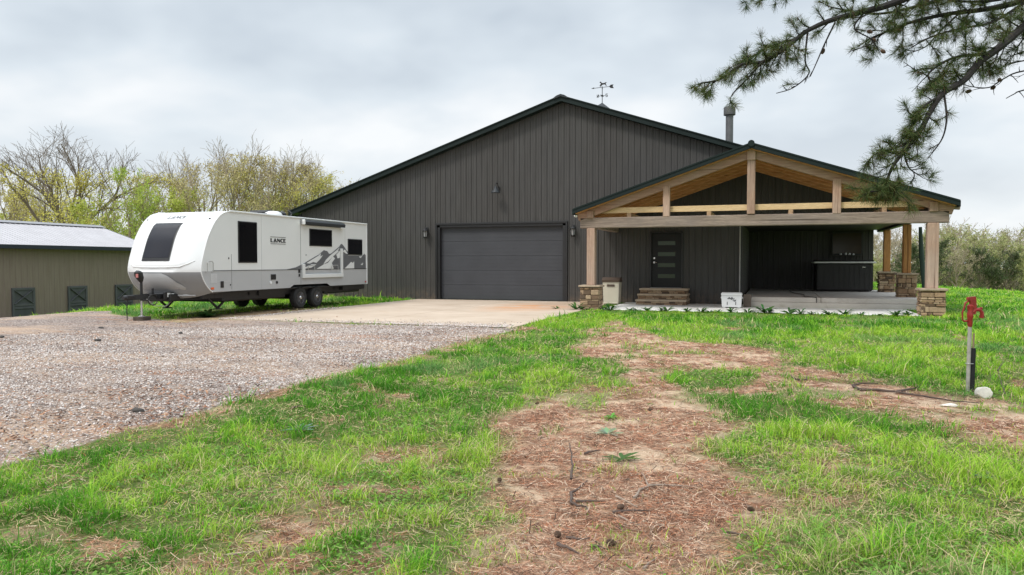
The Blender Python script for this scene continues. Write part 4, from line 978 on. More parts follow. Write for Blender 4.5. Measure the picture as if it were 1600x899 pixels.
rx,ry=og(1482,633,-.02); rock('rock',(rx,ry,float(T(rx,ry))+.015),(.09,.05,.025),4,M['rock'],'flat pale stone lying on the bare path left of the hydrant','rock')
drk=simple('dark stone',(.05,.045,.04),.9,0,.4,8)
for i,(px,py,s,lb) in enumerate([(217,638,.055,'dark stone at the lawn edge of the gravel'),(153,532,.06,'dark stone in the middle of the gravel drive'),(158,512,.05,'small dark stone on the gravel below the trailer hitch'),(282,520,.05,'dark stone on the gravel right of the wooden block'),(3,525,.05,'dark stone at the left end of the gravel'),(790,756,.0,'')]):
    if s==0: continue
    rx,ry=og(px,py,0); rock('stone',(rx,ry,float(T(rx,ry))+s*.35),(s*1.3,s,s*.6),20+i,drk,lb,'stone')
# ------------------------------------------------------------------ loose gravel, grass, needle litter
def slabmask(x,y):
    m=(x>-14.0)&(x<-5.75)&(y>16.55)&(y<28.6); m|=(x>-5.32)&(x<4.05)&(y>24.1)&(y<28.6); m|=(x>-20)&(x<4.8)&(y>28.4)&(y<58.5); m|=(x>-1.0)&(x<4.78)&(y>27.1)&(y<58.5)
    m|=(x<SU+.1)&(x>SU-9.2)&(y>7)&(y<36.5)
    return m
def scatter(n,r0,r1,pw,half=46):
    u_=rng.random(n); k=2-pw; r_=(r0**k+u_*(r1**k-r0**k))**(1/k); a=a0-np.radians(rng.uniform(-half,half,n)); return r_*np.cos(a),r_*np.sin(a),r_
def gz(x,y,g):
    r_=np.hypot(x,y); return T(x,y)+(1-g)*(fbm(x*9,y*9,3,30)-.5)*.03*np.exp(-r_/25)
# stones
x,y,r_=scatter(300000,4.2,19,1.15,38); g,d=cover(x,y)
k=(g>.35)&~slabmask(x,y)&(rng.random(len(x))<g*(.45+.55*sm(.35,.6,fbm(x*.7,y*1.2,4,41)))); x,y,r_,g=x[k],y[k],r_[k],g[k]; ex=np.clip(-5.9-rng.exponential(2.6,5200),-14,0); ey=16.5+rng.exponential(.28,5200); ex2=-13.95+rng.exponential(.12,1500); ey2=rng.uniform(16.6,22,1500); ex=np.append(ex,ex2); ey=np.append(ey,ey2)
x=np.append(x,ex); y=np.append(y,ey); r_=np.append(r_,np.hypot(ex,ey)); g=np.append(g,np.full(len(ex),-1.0)); n=len(x)
s=(.005+.012*rng.random(n)**2.5)*(.85+r_*.035); yaw=rng.uniform(0,6.28,n)
O=np.array([(1,0,0),(-.9,.1,0),(.1,.8,.05),(-.1,-.8,-.05),(.1,.1,.62),(0,0,-.6)]); OV=O[None]*(1+rng.uniform(-.3,.3,(n,6,3)))*s[:,None,None]
c_,s_=np.cos(yaw)[:,None],np.sin(yaw)[:,None]
VX=OV[:,:,0]*c_-OV[:,:,1]*s_+x[:,None]; VY=OV[:,:,0]*s_+OV[:,:,1]*c_+y[:,None]; VZ=OV[:,:,2]+np.where(g<0,s*.3,gz(x,y,g)+s*.25)[:,None]
Vs=np.stack([VX,VY,VZ],-1).reshape(-1,3)
Ft=np.array([(0,2,4),(2,1,4),(1,3,4),(3,0,4),(2,0,5),(1,2,5),(3,1,5),(0,3,5)]); Fs=(Ft[None]+np.arange(n)[:,None,None]*6).reshape(-1,3)
pal=np.array([(.49,.425,.39),(.64,.58,.545),(.30,.25,.22),(.53,.43,.36),(.68,.63,.59),(.20,.16,.135),(.44,.30,.22)]); cc=pal[rng.choice(7,n,p=[.3,.24,.14,.14,.08,.05,.05])]*(1+rng.uniform(-.12,.12,(n,1)))
tag(np_mesh('gravel_stones',Vs,Fs,M['stonecol'],{'col':np.repeat(cc,6,0)}),'loose grey and pinkish crushed stones covering the drive','gravel',kind='stuff')

def blades(x,y,z,h,wd,lean,col,ld=None,colt=None):
    n=len(x); a=rng.uniform(0,6.283,n); la=a+rng.uniform(-.6,.6,n)+1.57 if ld is None else ld
    wx,wy=np.cos(a)*wd/2,np.sin(a)*wd/2; lx,ly=np.cos(la)*lean,np.sin(la)*lean
    P=np.zeros((n,5,3))
    P[:,0]=np.stack([x-wx,y-wy,z],-1); P[:,1]=np.stack([x+wx,y+wy,z],-1)
    mx_,my_,mz=x+lx*.3,y+ly*.3,z+h*.6
    P[:,2]=np.stack([mx_+wx*.8,my_+wy*.8,mz],-1); P[:,3]=np.stack([mx_-wx*.8,my_-wy*.8,mz],-1); P[:,4]=np.stack([x+lx,y+ly,z+h],-1)
    b0=np.arange(n)*5
    Fq=np.concatenate([np.stack([b0,b0+1,b0+2],-1),np.stack([b0,b0+2,b0+3],-1),np.stack([b0+3,b0+2,b0+4],-1)])
    cv=np.repeat(col[:,None,:],5,1)
    return P.reshape(-1,3),Fq,cv.reshape(-1,3)
def grass_cols(x,y,n,dd):
    f1=fbm(x*.45,y*.45,4,50); f2=fbm(x*2.5,y*2.5,3,51); deep=np.array((.055,.20,.016)); mid=np.array((.16,.41,.025)); yel=np.array((.37,.55,.06)); straw=np.array((.62,.50,.30)); blue=np.array((.16,.30,.11))
    t1=np.clip(sm(.34,.62,f1*.55+f2*.45)+rng.uniform(-.38,.38,n),0,1)[:,None]
    c=np.where(t1<.5,deep+(mid-deep)*t1*2,mid+(yel-mid)*(t1-.5)*2)
    bl=(sm(.6,.7,fbm(x*.6,y*.6,3,52))*.6)[:,None]; c=c*(1-bl)+blue*bl
    st=rng.random(n)<(.035+.5*dd+.07*sm(.55,.7,f2)+.16*sm(8,4,np.hypot(x,y))*sm(.45,.6,f1)); c[st]=straw*(1+rng.uniform(-.3,.2,(st.sum(),1)))
    return c*(1+rng.uniform(-.2,.2,(n,1)))
x,y,r_=scatter(1650000,2.0,75,1.45,62); g,d=cover(x,y); n=len(x)
nz=fbm(x*1.1,y*1.1,4,60); tu=fbm(x*5,y*5,3,61)
den=(1-g)**3*(1-np.clip(d*1.12,0,.975))**1.3*(.40+.60*sm(.34,.56,nz*.4+tu*.6))
den=np.maximum(den,(1-g)**3*.5*sm(.60,.68,fbm(x*2.6,y*2.6,4,63))); k=(rng.random(n)<den)&~slabmask(x,y); k&=~((x>-17.1)&(x<-14.4)&(y>16)&(y<26)&(rng.random(n)<.6))
x,y,r_,g,d,tu,nz=x[k],y[k],r_[k],g[k],d[k],tu[k],nz[k]; n=len(x)
h=(.018+.085*sm(.38,.78,tu)*(.35+nz))*rng.uniform(.5,1.5,n)*(1+.014*r_)*(1+.25*(x>.5)); h*=np.where((x>6)&(r_>18),.9,1); h*=1-.45*np.clip(d,0,1); h*=np.where((y>21.5)&(x>-6)&(x<4.4),.55,1)*np.where(x>.5,.85,1)
h=np.where(rng.random(n)<.03,h*1.8,h)
wd=np.maximum(.0042,.00080*r_)*rng.uniform(.5,1.5,n); lean=h*rng.uniform(.2,1.9,n)
P,Fq,cv=blades(x,y,gz(x,y,g)-.004,h,wd,lean,grass_cols(x,y,n,d))
tag(np_mesh('grass',P,Fq,M['grass'],{'col':cv}),'bright spring lawn grass around the bare paths','grass',kind='stuff')

# needle litter
def flats(x,y,z,ln,wd,col,tilt=.12,bnd=.2):
    n=len(x); a=rng.uniform(0,6.283,n); tz=rng.normal(0,tilt,n)*ln; dx,dy=np.cos(a)*ln/2,np.sin(a)*ln/2; px_,py_=-np.sin(a)*wd/2,np.cos(a)*wd/2; bend=rng.uniform(-bnd,bnd,n)*ln
    bx,by=-np.sin(a)*bend,np.cos(a)*bend; P=np.zeros((n,6,3)); zz=z+np.abs(tz)*.5
    for i,(s1,s2,bb,zf) in enumerate(((-1,-1,0,-.5),(-1,1,0,-.5),(0,-1,1,.15),(0,1,1,.15),(1,-1,0,.5),(1,1,0,.5))):
        P[:,i]=np.stack([x+dx*s1+px_*s2+bx*bb,y+dy*s1+py_*s2+by*bb,zz+tz*zf+(.3*wd if s2>0 else 0)],-1)
    b0=np.arange(n)*6; F_=np.concatenate([np.stack([b0,b0+1,b0+3,b0+2],-1),np.stack([b0+2,b0+3,b0+5,b0+4],-1)])
    return P.reshape(-1,3),F_,np.repeat(col,6,0)
x,y,r_=scatter(900000,2.0,24,1.35,52); g,d=cover(x,y); d=np.maximum(d,.10*(r_<9)); k=(rng.random(len(x))<d*(1-.88*sandf(x,y))*(.35+.65*sm(.35,.6,fbm(x*3,y*3,3,71)))*(1-g*.7))&~slabmask(x,y)&(x>-7); x,y,r_,g=x[k],y[k],r_[k],g[k]; n=len(x)
pal=np.array([(.42,.205,.125),(.56,.35,.23),(.20,.095,.06),(.76,.59,.44),(.07,.042,.03),(.48,.18,.085)]); cc=pal[rng.choice(6,n,p=[.28,.20,.20,.12,.12,.08])]*(1+rng.uniform(-.2,.2,(n,1)))
P,F_,cv=flats(x,y,gz(x,y,g)+rng.random(n)*.012,rng.uniform(.035,.10,n),np.maximum(.0014,.00042*r_),cc)
tag(np_mesh('pine_needle_litter',P,F_,M['litter'],{'col':cv}),'rusty brown fallen pine needles covering the bare paths','needle litter',kind='stuff')
# bark flakes, small sticks, old leaves
x,y,r_=scatter(60000,2.4,26,1.3,42); g,d=cover(x,y); k=(rng.random(len(x))<np.maximum(d*.5,.05)*(1-g*.6))&~slabmask(x,y)&(x>-9); x,y,r_,g=x[k],y[k],r_[k],g[k]; n=len(x)
pal=np.array([(.055,.036,.028),(.20,.135,.095),(.34,.25,.185),(.14,.07,.045)]); cc=pal[rng.choice(4,n)]*(1+rng.uniform(-.2,.2,(n,1)))
P,F_,cv=flats(x,y,gz(x,y,g)+.012+rng.random(n)*.01,rng.uniform(.02,.09,n),rng.uniform(.002,.007,n),cc,.2,.07)
tag(np_mesh('bark_debris',P,F_,M['litter'],{'col':cv}),'scattered flakes of bark and dead twigs on the ground','debris',kind='stuff')

x,y,r_=scatter(220000,2.0,16,1.3,58); g,d=cover(x,y); cl=fbm(x*.9,y*.9,4,90); k=(rng.random(len(x))<(1-g)*(1-d)*(.06+.6*sm(.57,.66,cl)))&~slabmask(x,y); x,y,r_,g,cl=x[k],y[k],r_[k],g[k],cl[k]; n=len(x)
cc=np.array((.07,.19,.025))*(1-cl[:,None])+np.array((.18,.34,.06))*cl[:,None]; cc=cc*(1+rng.uniform(-.35,.35,(n,1)))
P,F_,cv=flats(x,y,gz(x,y,g)+.012+rng.random(n)*.03,rng.uniform(.012,.030,n),rng.uniform(.006,.013,n)+.0004*r_,cc,.35)
tag(np_mesh('lawn_weeds',P,F_,M['grass'],{'col':cv}),'small clover like leaves mixed into the lawn','weeds',kind='stuff')
x,y,r_=scatter(140000,2.0,16,1.35,58); g,d=cover(x,y); k=(rng.random(len(x))<(1-g)*(1-d)*(.25+.75*sm(.5,.64,fbm(x*1.4,y*1.4,4,92))))&~slabmask(x,y); x,y,r_,g=x[k],y[k],r_[k],g[k]; n=len(x)
cc=np.array((.52,.42,.23))*(1+rng.uniform(-.5,.25,(n,1))); P,F_,cv=flats(x,y,gz(x,y,g)+.008+rng.random(n)*.035,rng.uniform(.03,.09,n),np.maximum(.0018,.0004*r_),cc,.3)
tag(np_mesh('dry_thatch',P,F_,M['litter'],{'col':cv}),'dead straw coloured grass and needles matted into the lawn','thatch',kind='stuff')
x,y,r_=scatter(60000,4.5,22,1.2,40); g,d=cover(x,y); edge_=np.exp(-np.maximum(0,-5.6-x)/2.2); k=(rng.random(len(x))<g*(.04+.9*edge_*sm(.5,.62,fbm(x*.8,y*1.3,4,95))+.5*sm(.60,.68,fbm(x*.4,y*1.1,4,96))))&~slabmask(x,y); x,y,r_,g=x[k],y[k],r_[k],g[k]; n=len(x)
pal=np.array([(.10,.05,.032),(.25,.12,.07),(.36,.20,.12),(.07,.05,.04)]); cc=pal[rng.choice(4,n)]*(1+rng.uniform(-.2,.2,(n,1)))
P,F_,cv=flats(x,y,gz(x,y,g)+.014+rng.random(n)*.008,rng.uniform(.02,.07,n),rng.uniform(.006,.018,n),cc,.2)
tag(np_mesh('leaf_debris',P,F_,M['litter'],{'col':cv}),'brown leaf and needle scraps drifted over the gravel','debris',kind='stuff')
# sticks as single things
def stick(label,paths,rad,mat=None,group=None):
    b=MB(); P0=None
    for pts in paths:
        W_=[]
        for i,q in enumerate(pts):
            gx,gy=og(q[0],q[1],-.02); zz=float(T(gx,gy))+rad+.004+(q[2] if len(q)>2 else 0); W_.append(Vector((gx,gy,zz)))
        if P0 is None: P0=W_[0].copy()
        # subdivide with a little crookedness
        Q=[]
        for a,c in zip(W_,W_[1:]):
            m=max(2,int((c-a).length/.07))
            for j in range(m): Q.append(a.lerp(c,j/m)+Vector((random.uniform(-1,1),random.uniform(-1,1),random.uniform(0,1)))*.006)
        Q.append(W_[-1]); b.tube([q-P0 for q in Q],[rad*(1-.7*i/(len(Q)-1)) for i in range(len(Q))],6)
    o=b.build('stick',mat or sticks[0],None,True); o.location=P0; return tag(o,label,'stick',group)
sticks=[simple('dry grey stick',(.26,.20,.155),.9,0,.4,20,.6,40),simple('dark stick',(.085,.06,.048),.9,0,.4,20,.6,40)]
stick('pale forked stick in the middle of the needle covered path',[[(990,784),(1000,772),(1013,765),(1008,752),(1002,745)],[(1013,765),(1040,763),(1085,765)]],.010)
stick('dark crooked branching stick lying left of the pale forked one',[[(893,775),(893,790),(902,796),(915,797),(922,808)],[(893,776),(905,770),(918,757)],[(899,787),(925,788),(945,787)],[(893,760,.02),(895,750,.07),(890,730,.15)]],.010,sticks[1])
stick('short straight stick just below the pale forked stick',[[(962,781),(978,789),(996,796)]],.009)
stick('thin level stick below the two forked sticks',[[(958,805),(990,803),(1020,802)]],.009,sticks[1])
stick('short dark stick near the middle of the path above the forked sticks',[[(915,715),(925,711),(938,708)]],.012,sticks[1])
stick('thick dark bark covered stick beside the sandy patch at the bottom',[[(870,858),(885,864),(905,873)]],.012,sticks[1])
stick('long thin dark stick across the bottom sandy patch',[[(885,846),(905,852),(922,848)],[(925,861),(950,866)]],.009,sticks[1])
stick('long curved fallen branch on the bare path left of the hydrant',[[(1342,611),(1370,611),(1400,613),(1430,617),(1460,622),(1490,627),(1530,628)],[(1342,611),(1332,605),(1345,602),(1372,601)],[(1400,613),(1425,608),(1440,604)]],.018,sticks[1])
stick('small curved dark stick at the far left of the right hand bare path',[[(1236,592),(1246,596),(1260,596),(1261,591)]],.014,sticks[1])
stick('short bent twig standing up from the grass right of the pale rock',[[(1573,618),(1566,610,.05),(1559,598,.16)],[(1559,598,.16),(1568,590,.24)]],.007,sticks[1])
stick('thin twig on the needles at the right edge of the lower path',[[(1137,835),(1160,842),(1185,846)]],.007,sticks[1])
stick('thin pale stick in the lawn near the bottom left',[[(355,872),(400,866),(455,858)]],.006)
stick('slender pale stick leaning on the needles below centre',[[(965,812),(985,822),(1010,829)]],.006)
stick('short grey stick by the grass tuft at the bottom of the path',[[(1004,897),(1015,889),(1028,878)]],.008)
stick('broken grey stick at the right edge of the gravel near the lawn',[[(455,640),(470,637),(486,637)]],.010,sticks[1])
# pine cones on the ground
def cone_mesh():
    b=MB()
    for i in range(9):
        t_=i/8; rr_=.017*math.sin(math.pi*(.18+.74*t_)); m=8
        for k in range(m):
            a=2*math.pi*(k+.5*(i%2))/m; M_=Matrix.Rotation(a,3,'Z')@Matrix.Rotation(-.5,3,'Y'); c=Vector((rr_*math.cos(a),rr_*math.sin(a),.062*t_)); b.box(c,(.016,.012,.004),.001,M_)
    b.tube([(0,0,0),(0,0,.062)],[.010,.004],6); return b
cm=simple('pine cone',(.12,.075,.05),.9,0,.3,30)
for i,(px,py,lb) in enumerate([(873,842,'brown pine cone left of the bottom sandy patch'),(948,858,'brown pine cone just right of the bottom sandy patch centre'),(966,800,'pine cone beside the thin level stick'),(1018,640,'dark pine cone on the pale sandy patch at the top of the lower path'),(842,634,'pine cone at the upper left corner of the lower path'),(782,754,'pine cone in the grass left of the path'),(1168,800,'pine cone hidden at the right grass edge of the path')]):
    o=cone_mesh().build('pine_cone',cm); gx,gy=og(px,py,-.02); o.location=(gx,gy,float(T(gx,gy))+.025); o.rotation_euler=(R(80+i*7),R(i*15),R(i*77)); s=random.uniform(.6,.85); o.scale=(s,s,s); tag(o,lb,'pine cone','fallen pine cones')

# broadleaf weeds
def weed(seed,nl,L,W_,col,flat=.6):
    rr=random.Random(seed); V_=[];F_=[];C_=[]
    for i in range(nl):
        a=rr.uniform(0,6.28); l=L*rr.uniform(.6,1.1); w_=W_*rr.uniform(.7,1.2); up=rr.uniform(.25,1.0)*(1-flat)+rr.uniform(0,.3); dx,dy=math.cos(a),math.sin(a); px_,py_=-dy,dx
        o_=len(V_); cshade=[c*rr.uniform(.75,1.25) for c in col]
        for j,(t_,ww) in enumerate(((0,.12),(.3,.7),(.6,1),(.85,.6),(1,.02))):
            rr_=l*t_; z=l*up*(t_-.45*t_*t_*(1.3)); 
            for s in(-1,1): V_.append((dx*rr_+px_*w_*ww/2*s,dy*rr_+py_*w_*ww/2*s,z+(.006 if s else 0))); C_.append(cshade)
        for j in range(4): F_.append((o_+2*j,o_+2*j+1,o_+2*j+3,o_+2*j+2))
    return np.array(V_),np.array(F_),np.array(C_)
def weed_obj(name,seed,*a,**k):
    V_,F_,C_=weed(seed,*a,**k); return np_mesh(name,V_,F_,M['leaf'],{'col':C_})
ws=[weed_obj('broadleaf_weed',s,22,.30,.055,(.055,.14,.035),flat=.1) for s in(1,2,3)]
spots=[(878+i*0,487) for i in range(0)]
xs=[-6.1,-5.9,-5.55,-5.2,-4.85,-4.4,-4.05,-3.7,-3.35,-3.1,-2.6,-2.2,-1.8,-1.5,-1.25,-.8,-.3,0,.35,.8,1.05,1.6,2.0,2.5,2.75,3.3,3.6]
first=True
for i,x_ in enumerate(xs):
    o=ws[i] if i<3 else ws[i%3].copy()
    if i>=3: COL.objects.link(o)
    y_=23.92+random.uniform(-.4,.12); x_+=random.uniform(-.15,.15)-(1.0 if i<3 else 0)*random.random(); z_=float(T(x_,y_))
    s=random.choice([.7,.85,1.0,1.25,1.5])*(1.1 if i<5 else 1); o.location=(x_,y_,z_); o.scale=(s,s,s*1.1); o.rotation_euler=(0,0,random.uniform(0,6))
    tag(o,'dark green broadleaf weed growing along the front edge of the patio','weed','weeds along the patio edge')
for px,py,col,lb,L_ in [(950,682,(.30,.38,.26),'pale silvery rosette weed in the middle of the lower path',.16),(972,722,(.09,.17,.05),'green rosette weed below the silvery one on the path',.17),(955,655,(.16,.34,.06),'bright small weed in the centre top of the lower path',.12),(1545,750,(.2,.3,.15),'pale weed in the lawn at the right edge',.13),(468,674,(.20,.32,.20),'bluish clover patch weed in the middle of the left lawn',.2)]:
    o=weed_obj('rosette_weed',int(px),14,L_,.035,col,flat=.75); gx,gy=og(px,py,-.02); o.location=(gx,gy,float(T(gx,gy))+.01); tag(o,lb,'weed')
o=weed_obj('leafy_shrub',77,60,.5,.10,(.09,.20,.05),flat=.2); o.location=(-15.0,17.2,-.05); tag(o,'low leafy green weed clump in the grass under the trailer nose','weed')

# ------------------------------------------------------------------ pine tree whose boughs hang in from the right
def cat3(P,n=4):
    P=[P[0]]+P+[P[-1]]; o=[]
    for i in range(1,len(P)-2):
        for k in range(n):
            t_=k/n; a,b_,c_,d2=P[i-1],P[i],P[i+1],P[i+2]; o.append(.5*(2*b_+(c_-a)*t_+(2*a-5*b_+4*c_-d2)*t_*t_+(3*b_-a-3*c_+d2)*t_**3))
    o.append(P[-1]); return o
base=dist(1960,411,9.0); bx_,by_=base.x,base.y; bz_=float(T(bx_,by_)); PB=Vector((bx_,by_,bz_))
PINE=empty('pine_tree',PB,0,'pine tree standing off to the right whose needled boughs hang into the sky','pine tree')
limbs=MB(); tufts=[]; cones=[]; prr=random.Random(21)
def tuft(p,d,n,L_=.085): tufts.append((p.copy(),d.normalized(),n,L_))
def twig(p,d,ln,rad,fol,lvl=0):
    m=max(3,int(ln/.06)); pts=[p.copy()]; d=d.normalized()
    for i in range(m):
        d=(d+Vector((prr.gauss(0,1),prr.gauss(0,1),prr.gauss(0,1)))*.16+Vector((0,0,-.03 if lvl==0 else .03))).normalized(); pts.append(pts[-1]+d*ln/m)
    limbs.tube(pts,[rad*(1-.65*i/m) for i in range(m+1)],5 if lvl else 6,prr.random())
    if prr.random()<fol:
        for i in range(int(m*.35),m+1):
            if prr.random()<.7: tuft(pts[i],(pts[i]-pts[i-1]),int(prr.uniform(16,27)))
        tuft(pts[-1],d,40)
    elif prr.random()<.12: cones.append((pts[-1].copy(),d.copy()))
    if lvl<2 and ln>.14:
        for i in range(1,m):
            if prr.random()<(.5 if lvl==0 else .35):
                s=Vector((prr.gauss(0,1),prr.gauss(0,1),prr.gauss(0,1))).normalized(); nd=(d*.8+s*.75).normalized(); twig(pts[i],nd,ln*prr.uniform(.35,.65),rad*.6,fol,lvl+1)
def limb(pts,r0,r1,fol=.9,dens=1.0,ln=(.18,.5),f0=0.0,hang=0):
    P=cat3([dist(*q) for q in pts],5); n=len(P); limbs.tube(P,[r0+(r1-r0)*(i/(n-1))**.8 for i in range(n)],8,.5)
    for i in range(1,n):
        if i/n<f0: continue
        d=(P[i]-P[i-1]); L_=d.length; d.normalize(); cnt=dens*L_/.077
        for _ in range(int(cnt)+(prr.random()<cnt%1)):
            s=Vector((prr.gauss(0,1),prr.gauss(0,1),prr.gauss(0,1)-hang)).normalized(); twig(P[i].lerp(P[i-1],prr.random()),(d*.7+s*.8),prr.uniform(*ln)*(1-.3*i/n),.005+.2*r1,fol)
    if fol>.3: twig(P[-1],P[-1]-P[-2],.15,r1*.8,fol)
# bough A
limb([(1960,-330,9),(1750,-160,8.8),(1560,-60,8.6),(1401,3,8.2),(1354,17,8.1),(1295,33,8),(1258,50,7.9)],.058,.022,.95,.75,(.15,.4),f0=.4)
limb([(1258,50,7.9),(1222,79,7.8),(1192,97,7.8),(1159,101,7.7),(1125,124,7.7),(1096,130,7.6)],.026,.008,.97,1.6,(.10,.26))
limb([(1222,79,7.8),(1192,97,7.75),(1170,121,7.7),(1150,141,7.65),(1143,150,7.6)],.014,.006,.97,1.5,(.08,.22))
limb([(1240,62,7.9),(1205,72,7.9),(1170,92,7.95),(1145,104,7.95)],.012,.006,.97,1.5,(.10,.22))
limb([(1262,50,7.9),(1258,95,7.8),(1264,115,7.8),(1240,137,7.8),(1213,146,7.8)],.011,.004,.05,.7,(.05,.15))
limb([(1305,35,8),(1288,70,8),(1275,100,7.9),(1266,120,7.9)],.010,.004,.08,.8,(.05,.15),hang=.5)
limb([(1350,20,8.1),(1335,45,8.0),(1365,65,8.0),(1330,80,8.0)],.010,.005,.25,.9,(.08,.22))
# bough B
limb([(1960,-60,9),(1780,-20,8.6),(1640,20,8.2),(1600,42,8.0),(1567,70,7.9),(1530,97,7.8)],.062,.038,.9,.8,(.18,.42),f0=.45)
limb([(1530,97,7.8),(1506,126,7.7),(1475,145,7.6),(1456,170,7.55),(1442,198,7.5)],.036,.024,.95,.75,(.10,.26))
limb([(1442,198,7.5),(1414,234,7.4),(1392,266,7.35),(1384,296,7.3)],.028,.009,.97,1.9,(.12,.28))
limb([(1470,150,7.6),(1445,165,7.5),(1432,185,7.5),(1418,205,7.5)],.015,.007,.97,1.5,(.10,.22))
limb([(1425,220,7.45),(1398,232,7.45),(1370,240,7.4),(1358,250,7.4)],.012,.006,.97,1.8,(.10,.22))
limb([(1384,292,7.3),(1375,298,7.2),(1362,300,7.2)],.010,.005,1,2.2,(.08,.18)); limb([(1384,280,7.3),(1396,296,7.2),(1405,305,7.2)],.010,.005,1,1.8,(.08,.16))
limb([(1384,290,7.3),(1368,292,7.3),(1352,296,7.3)],.008,.004,1,1.9,(.08,.2),hang=.3); limb([(1390,285,7.3),(1408,300,7.3),(1418,308,7.3)],.008,.004,1,1.7,(.08,.2),hang=.3)
limb([(1508,122,7.8),(1485,112,7.8),(1468,120,7.8),(1455,130,7.8)],.010,.005,1,2.2,(.10,.24)); limb([(1560,80,8.0),(1552,98,8.0),(1530,100,8.0)],.010,.005,1,1.8,(.10,.24))
limb([(1412,238,7.4),(1420,262,7.4),(1436,274,7.4)],.010,.005,.95,1.6,(.08,.2))
limb([(1475,147,7.6),(1479,184,7.5),(1473,215,7.5),(1456,240,7.5)],.012,.005,.55,1.1,(.06,.18))
limb([(1545,85,7.8),(1500,88,7.8),(1470,100,7.8),(1450,118,7.8),(1462,135,7.8)],.018,.007,.97,1.7,(.12,.28))
limb([(1448,118,7.8),(1428,108,7.8),(1412,97,7.8)],.008,.003,.0,.6,(.05,.12))
# upper right canopy
limb([(1960,-180,9),(1750,-60,8.9),(1600,0,8.7),(1537,15,8.6),(1482,22,8.5),(1427,34,8.4),(1390,48,8.3),(1356,62,8.3)],.05,.008,.9,1.1,(.15,.38),f0=.3)
limb([(1750,-160,9),(1600,-60,8.9),(1500,-12,8.8),(1440,8,8.7),(1370,22,8.6),(1300,12,8.6)],.04,.008,.85,1.0,(.15,.35),f0=.35)
limb([(1600,5,8.6),(1550,35,8.5),(1500,45,8.4),(1455,58,8.4),(1425,74,8.4)],.018,.006,.85,1.3,(.12,.32))
limb([(1500,20,8.5),(1470,48,8.4),(1448,72,8.4),(1425,82,8.4)],.012,.005,.8,1.2,(.10,.26),hang=.4)
limb([(1620,-20,8.6),(1560,0,8.5),(1500,2,8.5),(1450,-6,8.5),(1380,0,8.6)],.02,.008,.8,1.2,(.12,.32))
limb([(1390,46,8.3),(1372,60,8.3),(1366,78,8.3)],.008,.004,.95,1.6,(.08,.2))
limb([(1580,20,8.2),(1575,60,8.1),(1560,95,8.1)],.010,.005,.9,1.2,(.10,.24)); limb([(1640,30,8.2),(1600,60,8.1),(1585,85,8.1)],.012,.005,.9,1.3,(.10,.25))
limb([(1230,-20,8.5),(1205,-4,8.5),(1180,0,8.5)],.008,.004,.95,1.5,(.06,.16))
# bare twigs at the right edge
for q in ([(1700,60,8.3),(1620,75,8.2),(1574,90,8.1)],[(1700,85,8.3),(1600,95,8.2),(1560,108,8.1),(1540,120,8.1)],[(1700,100,8.4),(1600,111,8.3),(1567,124,8.2),(1545,137,8.1),(1515,135,8.1),(1500,128,8.1)],[(1690,120,8.4),(1600,141,8.3),(1585,147,8.3),(1572,154,8.3)]):
    limb(q,.020 if q[0][1]<70 else .010,.004,0,.5,(.06,.22))
# the rest of the crown, above and right of the frame
for i in range(16):
    a=i*2.4; hh=6.0+i*.62; l=3.4-.13*i; d=Vector((math.cos(a),math.sin(a),.15)); 
    if d.dot(Vector((-1,0,0)))>.2 and hh<8: continue
    p0=PB+Vector((0,0,hh)); P=[p0+d*l*t_+Vector((0,0,.5*l*(t_-t_*t_*1.3)))for t_ in(0,.25,.5,.75,1)]; limbs.tube(P,[.07,.05,.035,.02,.01],7,.5)
    for t_ in np.linspace(.3,1,14):
        s=Vector((prr.gauss(0,1),prr.gauss(0,1),prr.gauss(0,.7))).normalized(); twig(P[0].lerp(P[4],t_)+Vector((0,0,.5*l*(t_-t_*t_*1.3)-t_*(-.15*l))),(d*.6+s),.5,.01,.95,1)
b=MB(); b.tube([PB+Vector((0,0,z)) - PB+Vector((.05*math.sin(z),.04*math.cos(z*.7),0)) for z in(-.3,0,.4,1.5,3,5,7,9,11,13,15.5)],[.46,.40,.34,.31,.29,.26,.23,.19,.14,.09,.03],18); b.build('trunk',M['bark'],PINE,True)
loc(limbs,PB).build('bough',M['limbbark'],PINE,True,False)
# needles
TP=np.array([t_[0][:] for t_ in tufts]); TD=np.array([t_[1][:] for t_ in tufts]); TN=np.array([t_[2] for t_ in tufts])
idx=np.repeat(np.arange(len(tufts)),TN); n=len(idx); p=TP[idx]; d=TD[idx]; rv=rng.normal(0,1,(n,3)); rv/=np.linalg.norm(rv,axis=1)[:,None]
nd=d*rng.uniform(.25,1.1,(n,1))+rv*.85+np.array([0,0,.12]); nd/=np.linalg.norm(nd,axis=1)[:,None]; ln=rng.uniform(.06,.11,n)[:,None]; p=p-d*rng.uniform(0,.05,(n,1))
sd=np.cross(nd,rng.normal(0,1,(n,3))); sd/=np.linalg.norm(sd,axis=1)[:,None]; wn_=.0015
tip=p+nd*ln+np.array([0,0,-1])*ln*.10; P=np.stack([p-sd*wn_,p+sd*wn_,tip+sd*wn_*.5,tip-sd*wn_*.5],1).reshape(-1,3)-np.array(PB)
F_=np.arange(n*4).reshape(-1,4); hue=rng.random(len(tufts))[idx][:,None]; cc=np.array((.045,.085,.030))*(1-hue)+np.array((.12,.15,.045))*hue; br_=rng.random(n)<.12; cc[br_]=(.14,.085,.045); cc=cc*(1+rng.uniform(-.3,.3,(n,1)))
np_mesh('needles',P,F_,M['needle'],{'col':np.repeat(cc,4,0)},PINE); print('needles',n)
cmesh=None
